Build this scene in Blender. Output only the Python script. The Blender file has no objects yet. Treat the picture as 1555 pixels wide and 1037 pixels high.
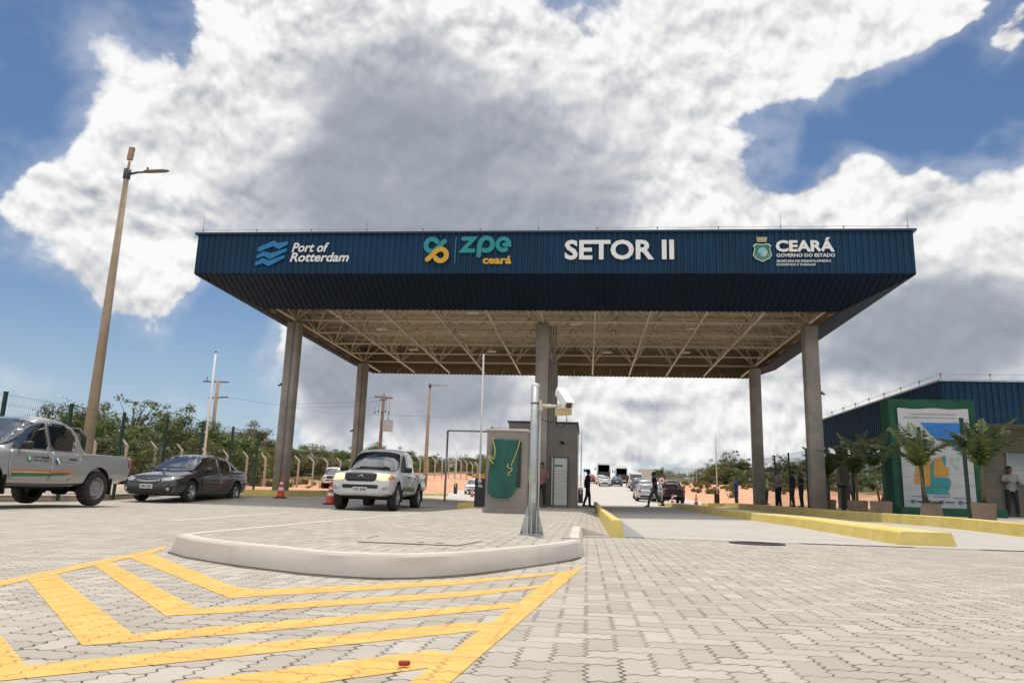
import bpy, bmesh, math, random
from mathutils import Vector, Matrix, Euler
from mathutils.bvhtree import BVHTree
PI=math.pi; rad=math.radians
S=bpy.context.scene; C=S.collection
rng=random.Random(11)

# ------------------------------------------------------------------ node expressions
class NT:
    def __init__(s,tree): s.t=tree; s.n=tree.nodes; s.l=tree.links
    def new(s,typ,**kw):
        nd=s.n.new(typ)
        for k,v in kw.items(): setattr(nd,k,v)
        return nd
    def put(s,sock,v):
        if isinstance(v,X): s.l.new(v.o,sock)
        elif v is not None: sock.default_value=v
    def math(s,op,a,b=None,c=None):
        nd=s.new('ShaderNodeMath',operation=op)
        for i,v in enumerate((a,b,c)):
            if v is not None: s.put(nd.inputs[i],v)
        return X(s,nd.outputs[0])
    def noise(s,vec,scale,detail=4,rough=.5,dist=0.,dim='3D',out='Fac'):
        nd=s.new('ShaderNodeTexNoise',noise_dimensions=dim)
        s.put(nd.inputs['Vector'],vec)
        nd.inputs['Scale'].default_value=scale; nd.inputs['Detail'].default_value=detail
        nd.inputs['Roughness'].default_value=rough; nd.inputs['Distortion'].default_value=dist
        return X(s,nd.outputs[out])
    def voro(s,vec,scale,feature='F1',out='Distance'):
        nd=s.new('ShaderNodeTexVoronoi',feature=feature)
        s.put(nd.inputs['Vector'],vec); nd.inputs['Scale'].default_value=scale
        return X(s,nd.outputs[out])
    def white(s,vec):
        nd=s.new('ShaderNodeTexWhiteNoise',noise_dimensions='3D'); s.put(nd.inputs['Vector'],vec)
        return X(s,nd.outputs['Value'])
    def xyz(s,v):
        nd=s.new('ShaderNodeSeparateXYZ'); s.put(nd.inputs[0],v); return [X(s,o) for o in nd.outputs]
    def comb(s,x,y,z):
        nd=s.new('ShaderNodeCombineXYZ')
        for i,v in enumerate((x,y,z)): s.put(nd.inputs[i],v)
        return X(s,nd.outputs[0])
    def mix(s,f,a,b,mode='MIX'):
        nd=s.new('ShaderNodeMix',data_type='RGBA',blend_type=mode)
        s.put(nd.inputs[0],f); s.put(nd.inputs[6],col4(a)); s.put(nd.inputs[7],col4(b))
        return X(s,nd.outputs[2])
    def step(s,x,a,b,lo=0.,hi=1.):
        nd=s.new('ShaderNodeMapRange',interpolation_type='SMOOTHSTEP')
        s.put(nd.inputs[0],x); s.put(nd.inputs[1],a); s.put(nd.inputs[2],b); s.put(nd.inputs[3],lo); s.put(nd.inputs[4],hi)
        return X(s,nd.outputs[0])
    def vscale(s,v,k):
        nd=s.new('ShaderNodeVectorMath',operation='MULTIPLY'); s.put(nd.inputs[0],v); nd.inputs[1].default_value=k
        return X(s,nd.outputs[0])
    def vadd(s,v,k):
        nd=s.new('ShaderNodeVectorMath',operation='ADD'); s.put(nd.inputs[0],v); s.put(nd.inputs[1],k)
        return X(s,nd.outputs[0])
    def bump(s,h,strength=.3,dist=.01,normal=None):
        nd=s.new('ShaderNodeBump'); s.put(nd.inputs['Height'],h)
        nd.inputs['Strength'].default_value=strength; nd.inputs['Distance'].default_value=dist
        if normal is not None: s.put(nd.inputs['Normal'],normal)
        return X(s,nd.outputs[0])
class X:
    def __init__(s,t,o): s.t=t; s.o=o
    def __add__(s,b): return s.t.math('ADD',s,b)
    def __sub__(s,b): return s.t.math('SUBTRACT',s,b)
    def __mul__(s,b): return s.t.math('MULTIPLY',s,b)
    def __truediv__(s,b): return s.t.math('DIVIDE',s,b)
    __radd__=__add__; __rmul__=__mul__
    def __rsub__(s,b): return s.t.math('SUBTRACT',b,s)
    def floor(s): return s.t.math('FLOOR',s)
    def frac(s): return s.t.math('FRACT',s)
    def abs(s): return s.t.math('ABSOLUTE',s)
    def eq(s,b): return s.t.math('COMPARE',s,b,.5)
    def lt(s,b): return s.t.math('LESS_THAN',s,b)
    def gt(s,b): return s.t.math('GREATER_THAN',s,b)
    def min(s,b): return s.t.math('MINIMUM',s,b)
    def max(s,b): return s.t.math('MAXIMUM',s,b)
    def mod(s,b): return s.t.math('FLOORED_MODULO',s,b)
    def exp(s): return s.t.math('EXPONENT',s)
def col4(c):
    if isinstance(c,(tuple,list)) and len(c)==3: return (*c,1.)
    return c
def hx(h):
    h=h.lstrip('#'); v=[int(h[i:i+2],16)/255 for i in (0,2,4)]
    return tuple(x/12.92 if x<=.04045 else ((x+.055)/1.055)**2.4 for x in v)

MATS={}
def newmat(name):
    m=bpy.data.materials.new(name); m.use_nodes=True
    t=NT(m.node_tree); b=m.node_tree.nodes['Principled BSDF']; MATS[name]=m
    return m,t,b
def coords(t,kind='Object'):
    return X(t,t.new('ShaderNodeTexCoord').outputs[kind])
def mat(name,c,rough=.6,metal=0,var=.12,scale=3.,bump=0,bscale=30,coat=0,emit=None,spec=.5,dirt=None,dscale=1.2,damt=.5,alpha=None,trans=0):
    """plain procedural surface: base colour with soft noise variation, optional dirt patches and bump"""
    if name in MATS: return MATS[name]
    m,t,b=newmat(name); p=coords(t)
    if isinstance(c,str): c=hx(c)
    n=t.noise(p,scale,5,.6)
    lo=tuple(x*(1-var) for x in c); hi=tuple(min(1,x*(1+var)) for x in c)
    col=t.mix(t.step(n,.3,.7),lo,hi)
    if dirt:
        d=hx(dirt) if isinstance(dirt,str) else dirt
        col=t.mix(t.step(t.noise(p,dscale,7,.65),.5,.75)*damt,col,d)
    t.put(b.inputs['Base Color'],col); b.inputs['Roughness'].default_value=rough; b.inputs['Metallic'].default_value=metal
    b.inputs['Specular IOR Level'].default_value=spec
    if coat: b.inputs['Coat Weight'].default_value=coat; b.inputs['Coat Roughness'].default_value=.05
    if bump: t.put(b.inputs['Normal'],t.bump(t.noise(p,bscale,5,.6),bump,.01))
    if emit: b.inputs['Emission Color'].default_value=col4(hx(emit[0])); b.inputs['Emission Strength'].default_value=emit[1]
    if trans: b.inputs['Transmission Weight'].default_value=trans
    return m

# ------------------------------------------------------------------ mesh builder
class MB:
    def __init__(s): s.v=[]; s.f=[]; s.m=[]; s.sm=[]
    def add(s,vs,fs,mi=0,smooth=False):
        o=len(s.v); s.v+= [tuple(p) for p in vs]
        for f in fs: s.f.append([i+o for i in f]); s.m.append(mi); s.sm.append(smooth)
        return s
    def box(s,c,d,rz=0,rx=0,ry=0,mi=0,taper=1.):
        hx_,hy,hz=d[0]/2,d[1]/2,d[2]/2
        M=Matrix.Translation(c)@Euler((rx,ry,rz)).to_matrix().to_4x4()
        vs=[M@Vector((sx*hx_*(taper if sz>0 else 1),sy*hy*(taper if sz>0 else 1),sz*hz)) for sz in(-1,1) for sx,sy in((-1,-1),(1,-1),(1,1),(-1,1))]
        return s.add(vs,[(3,2,1,0),(4,5,6,7),(0,1,5,4),(1,2,6,5),(2,3,7,6),(3,0,4,7)],mi)
    def tube(s,p0,p1,r0,r1=None,n=8,mi=0,caps=True,smooth=True):
        return s.path([p0,p1],[r0,r0 if r1 is None else r1],n,mi,caps,smooth)
    def path(s,pts,rs,n=8,mi=0,caps=True,smooth=True):
        pts=[Vector(p) for p in pts]
        if not isinstance(rs,(list,tuple)): rs=[rs]*len(pts)
        rings=[]; ref=None
        for i,p in enumerate(pts):
            d=(pts[min(i+1,len(pts)-1)]-pts[max(i-1,0)])
            if d.length<1e-9: d=Vector((0,0,1))
            d.normalize()
            if ref is None: ref=Vector((0,0,1)) if abs(d.z)<.9 else Vector((1,0,0))
            a=d.cross(ref)
            if a.length<1e-4: a=d.cross(Vector((0,1,0)))
            a.normalize(); b=d.cross(a).normalized(); ref=-b if False else ref
            rings.append([p+(a*math.cos(2*PI*k/n)+b*math.sin(2*PI*k/n))*rs[i] for k in range(n)])
        return s.loft(rings,True,caps,mi,smooth)
    def loft(s,rings,closed=True,caps=True,mi=0,smooth=True):
        n=len(rings[0]); vs=[p for r in rings for p in r]; fs=[]
        for i in range(len(rings)-1):
            for k in range(n if closed else n-1):
                k2=(k+1)%n; fs.append((i*n+k,i*n+k2,(i+1)*n+k2,(i+1)*n+k))
        s.add(vs,fs,mi,smooth)
        if caps:
            o=len(s.v)-len(vs); L=(len(rings)-1)*n
            s.f.append([o+k for k in range(n)][::-1]); s.m.append(mi); s.sm.append(False)
            s.f.append([o+L+k for k in range(n)]); s.m.append(mi); s.sm.append(False)
        return s
    def lathe(s,prof,n=24,axis='z',c=(0,0,0),mi=0,smooth=True,caps=True):
        rings=[]
        for r,h in prof:
            ring=[]
            for k in range(n):
                a=2*PI*k/n; p=(r*math.cos(a),r*math.sin(a),h)
                if axis=='x': p=(p[2],p[0],p[1])
                if axis=='y': p=(p[1],p[2],p[0])
                ring.append(Vector(p)+Vector(c))
            rings.append(ring)
        return s.loft(rings,True,caps,mi,smooth)
    def prism(s,poly,z0,z1,mi=0,M=None):
        """poly: 2D outline extruded along z (M moves it)"""
        M=M or Matrix.Identity(4); n=len(poly)
        vs=[M@Vector((x,y,z0)) for x,y in poly]+[M@Vector((x,y,z1)) for x,y in poly]
        fs=[list(range(n))[::-1],[n+i for i in range(n)]]+[(i,(i+1)%n,n+(i+1)%n,n+i) for i in range(n)]
        return s.add(vs,fs,mi)
    def quad(s,a,b,c,d,mi=0): return s.add([a,b,c,d],[(0,1,2,3)],mi)
    def mesh(s,name,mats):
        me=bpy.data.meshes.new(name); me.from_pydata(s.v,[],s.f)
        for m in (mats if isinstance(mats,(list,tuple)) else [mats]): me.materials.append(m)
        me.polygons.foreach_set('material_index',s.m); me.polygons.foreach_set('use_smooth',s.sm)
        me.update(); 
        bm=bmesh.new(); bm.from_mesh(me); bmesh.ops.recalc_face_normals(bm,faces=bm.faces); bm.to_mesh(me); bm.free()
        return me
    def obj(s,name,mats,parent=None,loc=(0,0,0),rz=0): return link(name,s.mesh(name,mats),parent,loc,rz)
def link(name,me,parent=None,loc=(0,0,0),rz=0):
    o=bpy.data.objects.new(name,me); C.objects.link(o)
    o.location=loc; o.rotation_euler=(0,0,rz)
    if parent is not None: o.parent=parent
    return o
def tag(o,label=None,cat=None,group=None,kind=None):
    for k,v in (('label',label),('category',cat),('group',group),('kind',kind)):
        if v: o[k]=v
    return o
def thing(name,label,cat,loc=(0,0,0),rz=0,group=None):
    o=bpy.data.objects.new(name,None); C.objects.link(o); o.location=loc; o.rotation_euler=(0,0,rz); o.empty_display_size=.2
    return tag(o,label,cat,group)
KIDS={}
def copytree(o,parent=None,loc=None,rz=None,label=None,group=None):
    kids=[c for c in bpy.data.objects if c.parent is o] if o.name not in KIDS else KIDS[o.name]
    KIDS[o.name]=kids
    c=o.copy(); C.objects.link(c)
    if parent is not None: c.parent=parent
    if loc is not None: c.location=loc
    if rz is not None: c.rotation_euler=(0,0,rz)
    if label: c['label']=label
    if group: c['group']=group
    for k in kids: copytree(k,c)
    return c
def bevel(o,w=.01,seg=2,ang=35):
    m=o.modifiers.new('b','BEVEL'); m.width=w; m.segments=seg; m.limit_method='ANGLE'; m.angle_limit=rad(ang)
    return o
def sharp(o,ang=35):
    me=o.data
    for p in me.polygons: p.use_smooth=True
    me.set_sharp_from_angle(angle=rad(ang)); return o
def sm(x,a=0.,b=1.):
    t=min(1,max(0,(x-a)/(b-a))); return t*t*(3-2*t)
def lerp(a,b,t): return a+(b-a)*t
def interp(x,tab):
    if x<=tab[0][0]: return tab[0][1]
    for (x0,y0),(x1,y1) in zip(tab,tab[1:]):
        if x<=x1: return y0+(y1-y0)*(x-x0)/(x1-x0)
    return tab[-1][1]

# ------------------------------------------------------------------ camera
cd=bpy.data.cameras.new('camera'); cam=bpy.data.objects.new('camera',cd); C.objects.link(cam); S.camera=cam
cd.sensor_width=36; cd.lens=26.06; cd.clip_start=.05; cd.clip_end=4000
_R=Vector((0.99467572,0.09848501,0.03034666)); _U=Vector((-0.00950954,-0.20549994,0.97861093)); _F=Vector((-0.10261474,0.97368911,0.20346925))
Mx=Matrix((_R,_U,-_F)).transposed().to_4x4(); Mx.translation=(0,0,.53); cam.matrix_world=Mx
S.view_settings.view_transform='Standard'; S.view_settings.look='None'; S.view_settings.exposure=.09; S.view_settings.gamma=1

# ------------------------------------------------------------------ sun
SUN_EL=rad(71.5); SUN_DIR=Vector((-math.sin(rad(13))*math.cos(SUN_EL),math.cos(rad(13))*math.cos(SUN_EL),math.sin(SUN_EL)))
ld=bpy.data.lights.new('sun','SUN'); ld.energy=2.95; ld.angle=rad(.5); ld.color=(1,.925,.81)
sun=bpy.data.objects.new('sun',ld); C.objects.link(sun); sun.rotation_euler=SUN_DIR.to_track_quat('Z','Y').to_euler(); sun.location=(0,0,60)
COV=[(-0.3,0.268,0.0691,0.55),(-0.288,0.232,0.0875,0.5),(-0.323,0.2,0.0668,0.5),(-0.334,0.17,0.06,0.5),(-0.31,0.149,0.0674,0.55),(-0.284,0.134,0.0521,0.5),(-0.347,0.182,0.0375,0.3),(-0.361,0.169,0.0288,0.35),(-0.322,0.283,0.0336,0.2),(-0.217,0.294,0.0747,0.55),(-0.243,0.253,0.0794,0.5),(-0.201,0.24,0.139,0.55),(-0.134,0.266,0.1695,0.6),(-0.134,0.177,0.1828,0.6),(-0.213,0.173,0.0999,0.5),(-0.221,0.314,0.0371,0.3),(-0.044,0.28,0.1704,0.6),(-0.021,0.202,0.1572,0.55),(0.045,0.282,0.1264,0.55),(0.109,0.298,0.1078,0.55),(0.164,0.296,0.0674,0.55),(0.198,0.296,0.0402,0.5),(0.15,0.27,0.0631,0.35),(0.097,0.246,0.0669,0.3),(0.028,0.253,0.0705,0.3),(-0.147,0.241,0.078,0.8),(0.024,0.226,0.0309,-0.62),(0.072,0.224,0.0467,-0.7),(0.126,0.228,0.0502,-0.8),(0.089,0.257,0.0551,0.35),(0.072,0.2,0.0497,0.3),(0.166,0.242,0.0618,-0.65),(0.207,0.24,0.0528,-0.35),(0.235,0.24,0.0705,-0.35),(0.097,0.262,0.0425,-0.28),(0.07,0.32,0.0278,-0.4),(0.206,0.271,0.0318,-0.2),(-0.152,0.311,0.0006,0),(0.046,0.194,0.0761,0.6),(0.002,0.201,0.0585,0.35),(0.089,0.197,0.0582,0.55),(0.119,0.183,0.0535,0.45),(0.172,0.222,0.0267,0.75),(0.158,0.208,0.034,0.45),(0.145,0.188,0.0461,0.4),(0.2,0.173,0.069,0.55),(0.243,0.188,0.0642,0.6),(0.259,0.205,0.0383,0.5),(0.242,0.14,0.1028,0.6),(0.17,0.119,0.1212,0.6),(0.223,0.084,0.09,0.5),(0.139,0.154,0.0867,0.4),(-0.086,0.066,0.1682,0.6),(-0.167,0.094,0.0826,0.45),(-0.206,0.106,0.031,0.2),(-0.233,0.087,0.0664,-0.55),(-0.228,0.043,0.0598,-0.3),(0.047,0.06,0.1612,0.6),(0.149,0.06,0.1117,0.5),(-0.182,0.062,0.0561,0.3),(-0.042,0.125,0.1635,0.5),(-0.342,0.254,0.049,-0.45),(-0.35,0.219,0.0322,-0.3),(-0.283,0.299,0.0527,-0.45),(-0.351,0.087,0.0779,-0.4),(-0.268,0.093,0.0642,-0.4),(-0.343,0.126,0.0373,-0.2),(-0.296,0.048,0.0834,-0.2),(-0.223,0.082,0.0243,0.42),(-0.258,0.063,0.0234,0.2),(-0.285,0.103,0.0195,0.36),(-0.241,0.119,0.0453,-0.5),(0.245,0.272,0.0248,0.55),(0.204,0.207,0.0291,0.55),(0.232,0.213,0.0202,0.35),(0.255,0.294,0.0195,0.3),(0.13,0.233,0.0235,0.3),(0.134,0.241,0.0146,0.2),(-0.255,0.033,0.116,0.05),(-0.353,0.037,0.0609,0.25)]
GRAY=[(-0.192,0.201,0.1271,0.6),(-0.134,0.222,0.1307,0.65),(-0.08,0.258,0.1252,0.42),(-0.061,0.188,0.1451,0.5),(-0.133,0.145,0.1432,0.65),(0.006,0.237,0.1232,0.36),(-0.007,0.157,0.1171,0.42),(-0.235,0.189,0.0676,0.4),(-0.187,0.288,0.0508,0.3),(-0.264,0.234,0.0479,0.25),(-0.071,0.324,0.0489,-1.4),(-0.062,0.289,0.0361,-0.5),(-0.205,0.246,0.0346,-0.4),(-0.116,0.313,0.0586,0.35),(0.05,0.282,0.0693,0.25),(0.051,0.187,0.0506,-0.3),(0.188,0.108,0.0641,0.85),(0.241,0.112,0.0681,0.95),(0.15,0.1,0.0564,0.6),(0.227,0.09,0.0597,0.7),(-0.147,0.055,0.0825,0.85),(-0.09,0.066,0.1035,0.95),(-0.192,0.075,0.0498,0.4),(0.047,0.047,0.0679,0.35),(0.113,0.069,0.0526,0.25),(0.003,0.05,0.0571,0.2),(-0.311,0.173,0.0451,0.3),(-0.317,0.131,0.0332,0.3)]
# ------------------------------------------------------------------ world: Nishita sky with cumulus laid out by compass direction
W=bpy.data.worlds.new('World'); S.world=W; W.use_nodes=True
t=NT(W.node_tree); bg=W.node_tree.nodes['Background']
sk=t.new('ShaderNodeTexSky',sky_type='NISHITA'); sk.sun_disc=False; sk.sun_elevation=SUN_EL; sk.sun_rotation=rad(-13); sk.air_density=1.; sk.dust_density=.6; sk.ozone_density=1.6
D=coords(t,'Generated'); dx,dy,dz=t.xyz(D)
den=(dy+1.).max(.05); q=t.comb(dx/den,dz/den,0.)
def field(tab,base):
    acc=None
    for s_,t_,r,a in tab:
        if abs(a)<1e-6: continue
        nd=t.new('ShaderNodeVectorMath',operation='DISTANCE'); t.put(nd.inputs[0],qw); nd.inputs[1].default_value=(s_,t_,0)
        v=t.step(X(t,nd.outputs['Value']),0.,r,a,0.)
        acc=v if acc is None else acc+v
    return acc+base
P3=t.vscale(D,(1,1,1.2))
wn=t.new('ShaderNodeTexNoise'); t.put(wn.inputs['Vector'],P3); wn.inputs['Scale'].default_value=6; wn.inputs['Detail'].default_value=3
wv=t.vscale(t.vadd(X(t,wn.outputs['Color']),(-.5,-.5,-.5)),(.07,.07,.07))
qw=t.vadd(q,wv)
n1=t.noise(P3,9,9,.58,.15)
n1b=t.noise(t.vadd(P3,(-.004,.0,.016)),9,4,.58,.15)
n1c=t.noise(P3,9,4,.58,.15)
n2=t.noise(P3,3.2,5,.55)
cb=field(COV,-.25)
n5=t.noise(P3,4.2,3,.5)
soft=t.step(n5,.35,.7,.14,.6)
back=t.step(dy,.35,-.25)
zen=t.step(dz,.62,.85)
cov=cb.min(1.05)+(back+zen)*.42+(n1-.5)*2.05+(n2-.5)*.8  # back, zen: unseen extra cloud behind the camera and overhead, added as fill light
veil=t.step(cov+(n5-.5)*.8,-.55,.25)*.27
alpha=t.step((cov+.02)/soft,0.,1.).max(veil)
thick=t.step(cov,.05,.75)
gr=(field(GRAY,-.08)+(n2-.5)*.9+(n5-.5)*1.35+(n1c-.5)*.2)
g=t.step(gr,-.2,1.3)*(thick*.75+.25)
n1d=t.noise(P3,9,7,.6,.15); n1e=t.noise(t.vadd(P3,(-.003,.0,.011)),9,7,.6,.15)
rel=(n1c-n1b)*1.8+(n1d-n1e)*1.2
white=(1.0-g*.56)+rel*(1.15-g)
lum=white.max(.36).min(1.1)
tint=t.mix(t.step(lum,.35,.95),(.88,.945,1.08),(1.,.995,.985))
K=1/(.12*2**.09)
cl=t.new('ShaderNodeVectorMath',operation='SCALE'); t.put(cl.inputs[0],tint); t.put(cl.inputs['Scale'],lum*(K*.90)*(back*.5+zen*.35+1.))  # out-of-view clouds made brighter to lift the shaded fronts
sb=t.new('ShaderNodeVectorMath',operation='MULTIPLY'); t.put(sb.inputs[0],X(t,sk.outputs[0])); sb.inputs[1].default_value=(.47,.575,.67)
hz=t.step(dz,.0,.30)     # thin milky veil low over the horizon
skyc=t.mix(hz,t.mix(.55,X(t,sb.outputs[0]),(4.5,5.3,6.2)),X(t,sb.outputs[0]))
fin=t.mix(alpha*(.97),skyc,X(t,cl.outputs[0]))
t.put(bg.inputs['Color'],fin); bg.inputs['Strength'].default_value=.12
try: W.cycles.sampling_method='MANUAL'; W.cycles.sample_map_resolution=512
except Exception: pass
# ------------------------------------------------------------------ ground
def zg(x,v):
    r=interp(v,[(22,0),(30,.06),(40,.13),(55,.15),(60,.19),(66,.28),(75,.5),(118,2.42),(150,3.87),(175,4.85),(205,5.1),(270,4.2),(600,2)])
    r+=.018*min(9,max(0,x-.5))*sm(v,9,19)*(1-sm(v,60,90))
    r+=.03*min(7,max(0,-x-4))*sm(v,20,27)*(1-sm(v,50,80))
    return r
def hsh(x,y):
    return (math.sin(x*1.7+y*.6)+math.sin(x*.53-y*1.1+1.3)+math.sin(x*.21+y*.31+.4)*1.4+.5*math.sin(x*3.3+y*2.1))/3.9
def zt(x,v):
    """natural terrain beside the paving"""
    z=zg(max(-14,min(10,x)),v)
    rb=sm(x,10.5,17)*interp(v,[(40,0),(55,.35),(75,.95),(110,.9),(125,.55),(170,.7),(260,1.2)])
    lb=sm(-x,14.5,19)*interp(v,[(8,.0),(30,.25),(55,.3),(62,.25),(72,.5),(85,.95),(110,1.2),(170,1.6),(260,3.)])
    far=min(1,max(0,(abs(x+2)-13)/12))
    return z+rb+lb+hsh(x*.9,v*.9)*.22*far*min(1,max(0,(v-30)/40))
def sheet(name,xs,vs,f,m,kind='structure',smooth=True):
    b=MB(); n=len(xs)
    b.add([(x,v,f(x,v)) for v in vs for x in xs],[(j*n+i,j*n+i+1,(j+1)*n+i+1,(j+1)*n+i) for j in range(len(vs)-1) for i in range(n-1)],0,smooth)
    o=b.obj(name,m); tag(o,kind=kind); return o
def rng_(a,b,n): return [a+(b-a)*i/n for i in range(n+1)]
def geo(a,b,n,k): return [a+(b-a)*((math.exp(k*i/n)-1)/(math.exp(k)-1)) for i in range(n+1)]

def paver_nodes(t,p,ax=.113,rot=0.):
    x,y,_=t.xyz(p)
    if rot:
        x,y=x*math.cos(rot)+y*math.sin(rot), y*math.cos(rot)-x*math.sin(rot)
    x=x/ax; y=y/ax
    wob=t.noise(p,7,4,.6)-.5
    tri=lambda u:(t.math('PINGPONG',u,.5)*4-1.)
    px=x+tri(y*2.0+.25)*.085+wob*.22; py=y+tri(x*2.0+.25)*.085-wob*.22
    i=px.floor(); j=py.floor(); fx=px-i; fy=py-j
    m=(i-j).mod(4.)
    m0=m.eq(0.);m1=m.eq(1.);m2=m.eq(2.);m3=m.eq(3.)
    d=(fx+m1*9.).min((1.-fx)+m0*9.).min((fy+m2*9.).min((1.-fy)+m3*9.))
    bid=t.comb(i-m1,j-m2,m0+m1)
    return d,t.white(bid),t.white(t.vadd(bid,(7.3,1.1,3.)))
def paver_mat(name,paint=None,amt=.75):
    m,t,b=newmat(name); p=coords(t,'Object')
    d,r1,r2=paver_nodes(t,p)
    big=t.noise(p,.35,5,.6); mid=t.noise(p,6,5,.65); fine=t.noise(p,160,4,.7)
    jw=t.noise(p,2.2,3,.5)
    wid=t.step(r2*.6+jw*.7,.3,.95,.02,.080)
    joint=t.step(d/wid,.35,1.)             # 0 in the joint, 1 on the block
    c=t.mix(r1,(.375,.342,.292),(.49,.455,.395))
    c=t.mix(t.step(r2,.86,.9)*.55,c,(.37,.32,.265))
    c=t.mix(t.step(mid,.45,.8)*.35,c,(.30,.275,.24))
    c=t.mix(t.step(big,.45,.7)*.42,c,(.33,.285,.23))
    c=t.mix(t.step(fine,.3,.7)*.30,c,(.24,.215,.19))
    if paint:
        wear=t.step(t.noise(p,14,6,.7)*.6+fine*.4,.53,.68)
        c=t.mix((1.-wear*.75)*(amt/.75),c,t.mix(t.step(mid,.3,.7),paint,tuple(k*.82 for k in paint)))
        jc=t.mix(.45,(.10,.08,.06),paint)
    else:
        jc=t.mix(t.step(jw,.35,.65),(.055,.045,.034),(.17,.14,.11))
    c=t.mix(joint,jc,c)
    t.put(b.inputs['Base Color'],c); t.put(b.inputs['Roughness'],t.step(mid,.2,.8,.72,.9)); b.inputs['Specular IOR Level'].default_value=.35
    h=t.step(d,.0,.17)*.75+fine*.10+r1*.12+mid*.12
    t.put(b.inputs['Normal'],t.bump(h,.7,.006))
    return m
M_pav=paver_mat('interlocking pavers'); M_yl=paver_mat('yellow road paint',(.80,.445,.12)); M_wl=paver_mat('white road paint',(.70,.68,.63),.42)

def conc_mat(name,base,stain,joint=None,crack=True):
    m,t,b=newmat(name); p=coords(t,'Object'); x,y,z=t.xyz(p)
    n=t.noise(p,.8,7,.62); n2=t.noise(t.vscale(p,(3,.35,1)),1.2,5,.6); f=t.noise(p,45,5,.7)
    c=t.mix(t.step(n,.3,.72),base,stain); c=t.mix(t.step(n2,.5,.75)*.35,c,tuple(k*.72 for k in base))
    c=t.mix(t.step(f,.35,.75)*.22,c,tuple(k*.7 for k in base))
    if joint:
        gx=t.math('PINGPONG',y/joint,.5)*joint
        c=t.mix(t.step(gx,.006,.02)*-1.+1.,c,(.09,.08,.07))
    t.put(b.inputs['Base Color'],c); b.inputs['Roughness'].default_value=.82
    t.put(b.inputs['Normal'],t.bump(f*.6+n*.4,.25,.006))
    return m
M_lane=conc_mat('lane concrete',(.41,.385,.35),(.46,.43,.39),4.0)
M_road=conc_mat('pale road concrete',(.46,.43,.385),(.52,.485,.435),5.0)
M_isl=conc_mat('white painted concrete',(.53,.475,.42),(.60,.55,.49))
M_slab=conc_mat('cover slab concrete',(.36,.325,.275),(.43,.395,.345))

# terrain: one sheet to the horizon
m,t,b=newmat('red earth and scrub'); p=coords(t,'Object'); x,y,z=t.xyz(p)
n=t.noise(p,.25,7,.62); n2=t.noise(p,1.6,6,.65); n3=t.noise(p,.05,4,.5)
dirt=t.mix(t.step(n2,.3,.7),(.54,.265,.15),(.66,.41,.27)); dirt=t.mix(t.step(n,.5,.7)*.6,dirt,(.46,.24,.14))
grass=t.mix(t.step(n2,.3,.7),(.095,.085,.035),(.19,.145,.075)); grass=t.mix(t.step(n,.4,.65),grass,(.055,.065,.022))
ax_=(x+2.).abs()
veg=t.step(ax_+(n-.5)*16.+(y-90.).max(0.)*.30-(y*-1.+40.).max(0.)*-.6,24.,36.)
t.put(b.inputs['Base Color'],t.mix(veg,dirt,grass)); b.inputs['Roughness'].default_value=.95; b.inputs['Specular IOR Level'].default_value=.1
t.put(b.inputs['Normal'],t.bump(n2,.7,.15))
vs=rng_(-30,20,10)+rng_(22,130,72)+geo(133,1800,34,3.2)
xs=sorted(set([-x for x in geo(60,900,16,3)][::-1]+rng_(-58,58,116)+geo(60,900,16,3)))
def fz(x,v):
    z=zt(x,v)
    if -14.6<x<10.6 and v<182: z-=.09
    if 7<x<40 and v<60: z-=.09
    return z-.02
sheet('terrain',xs,vs,fz,m)

# paved forecourt, lanes and the road behind the gate
sheet('pavement',rng_(-14.4,30,74),rng_(-6,10.9,12),lambda x,v:zg(x,v),M_pav)
sheet('pavement',rng_(-14.4,-3.0,18),rng_(10.9,27,20),lambda x,v:zg(x,v),M_pav)
sheet('lane',rng_(.3,8.0,22),rng_(10.9,46,50),lambda x,v:zg(x,v)+.004,M_lane)
sheet('road',rng_(-14.4,10.4,30),rng_(26,182,100),lambda x,v:zg(x,v)-.012,M_road)
sheet('pavement',rng_(8.0,30,22),rng_(10.9,47,24),lambda x,v:zg(x,v)+.14,M_slab)          # raised walk on the right
sheet('pavement',rng_(-19,-14.4,6),rng_(6,34,20),lambda x,v:zg(-14.4,v)+.15,M_slab)            # walk behind the cars on the left
def strip(name,pts,f,m,w=None):
    b=MB(); b.add([(x,v,f(x,v)) for x,v in pts],[list(range(len(pts)))]); o=b.obj(name,m); return tag(o,kind='structure')
# open joint at the lane start
for x0,x1 in ((2.9,4.42),(5.25,9.5)):
    strip('road_marking',[(x0,10.86),(x1,10.86),(x1,10.93),(x0,10.93)],lambda x,v:zg(x,v)+.008,mat('dark joint',(.06,.05,.045),.95))
strip('gutter',[(.54,10.95),(.82,10.95),(.80,26),(.54,26)],lambda x,v:zg(x,v)+.009,mat('smooth grey cement',(.235,.24,.25),.7,var=.08,bump=.1))

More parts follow.
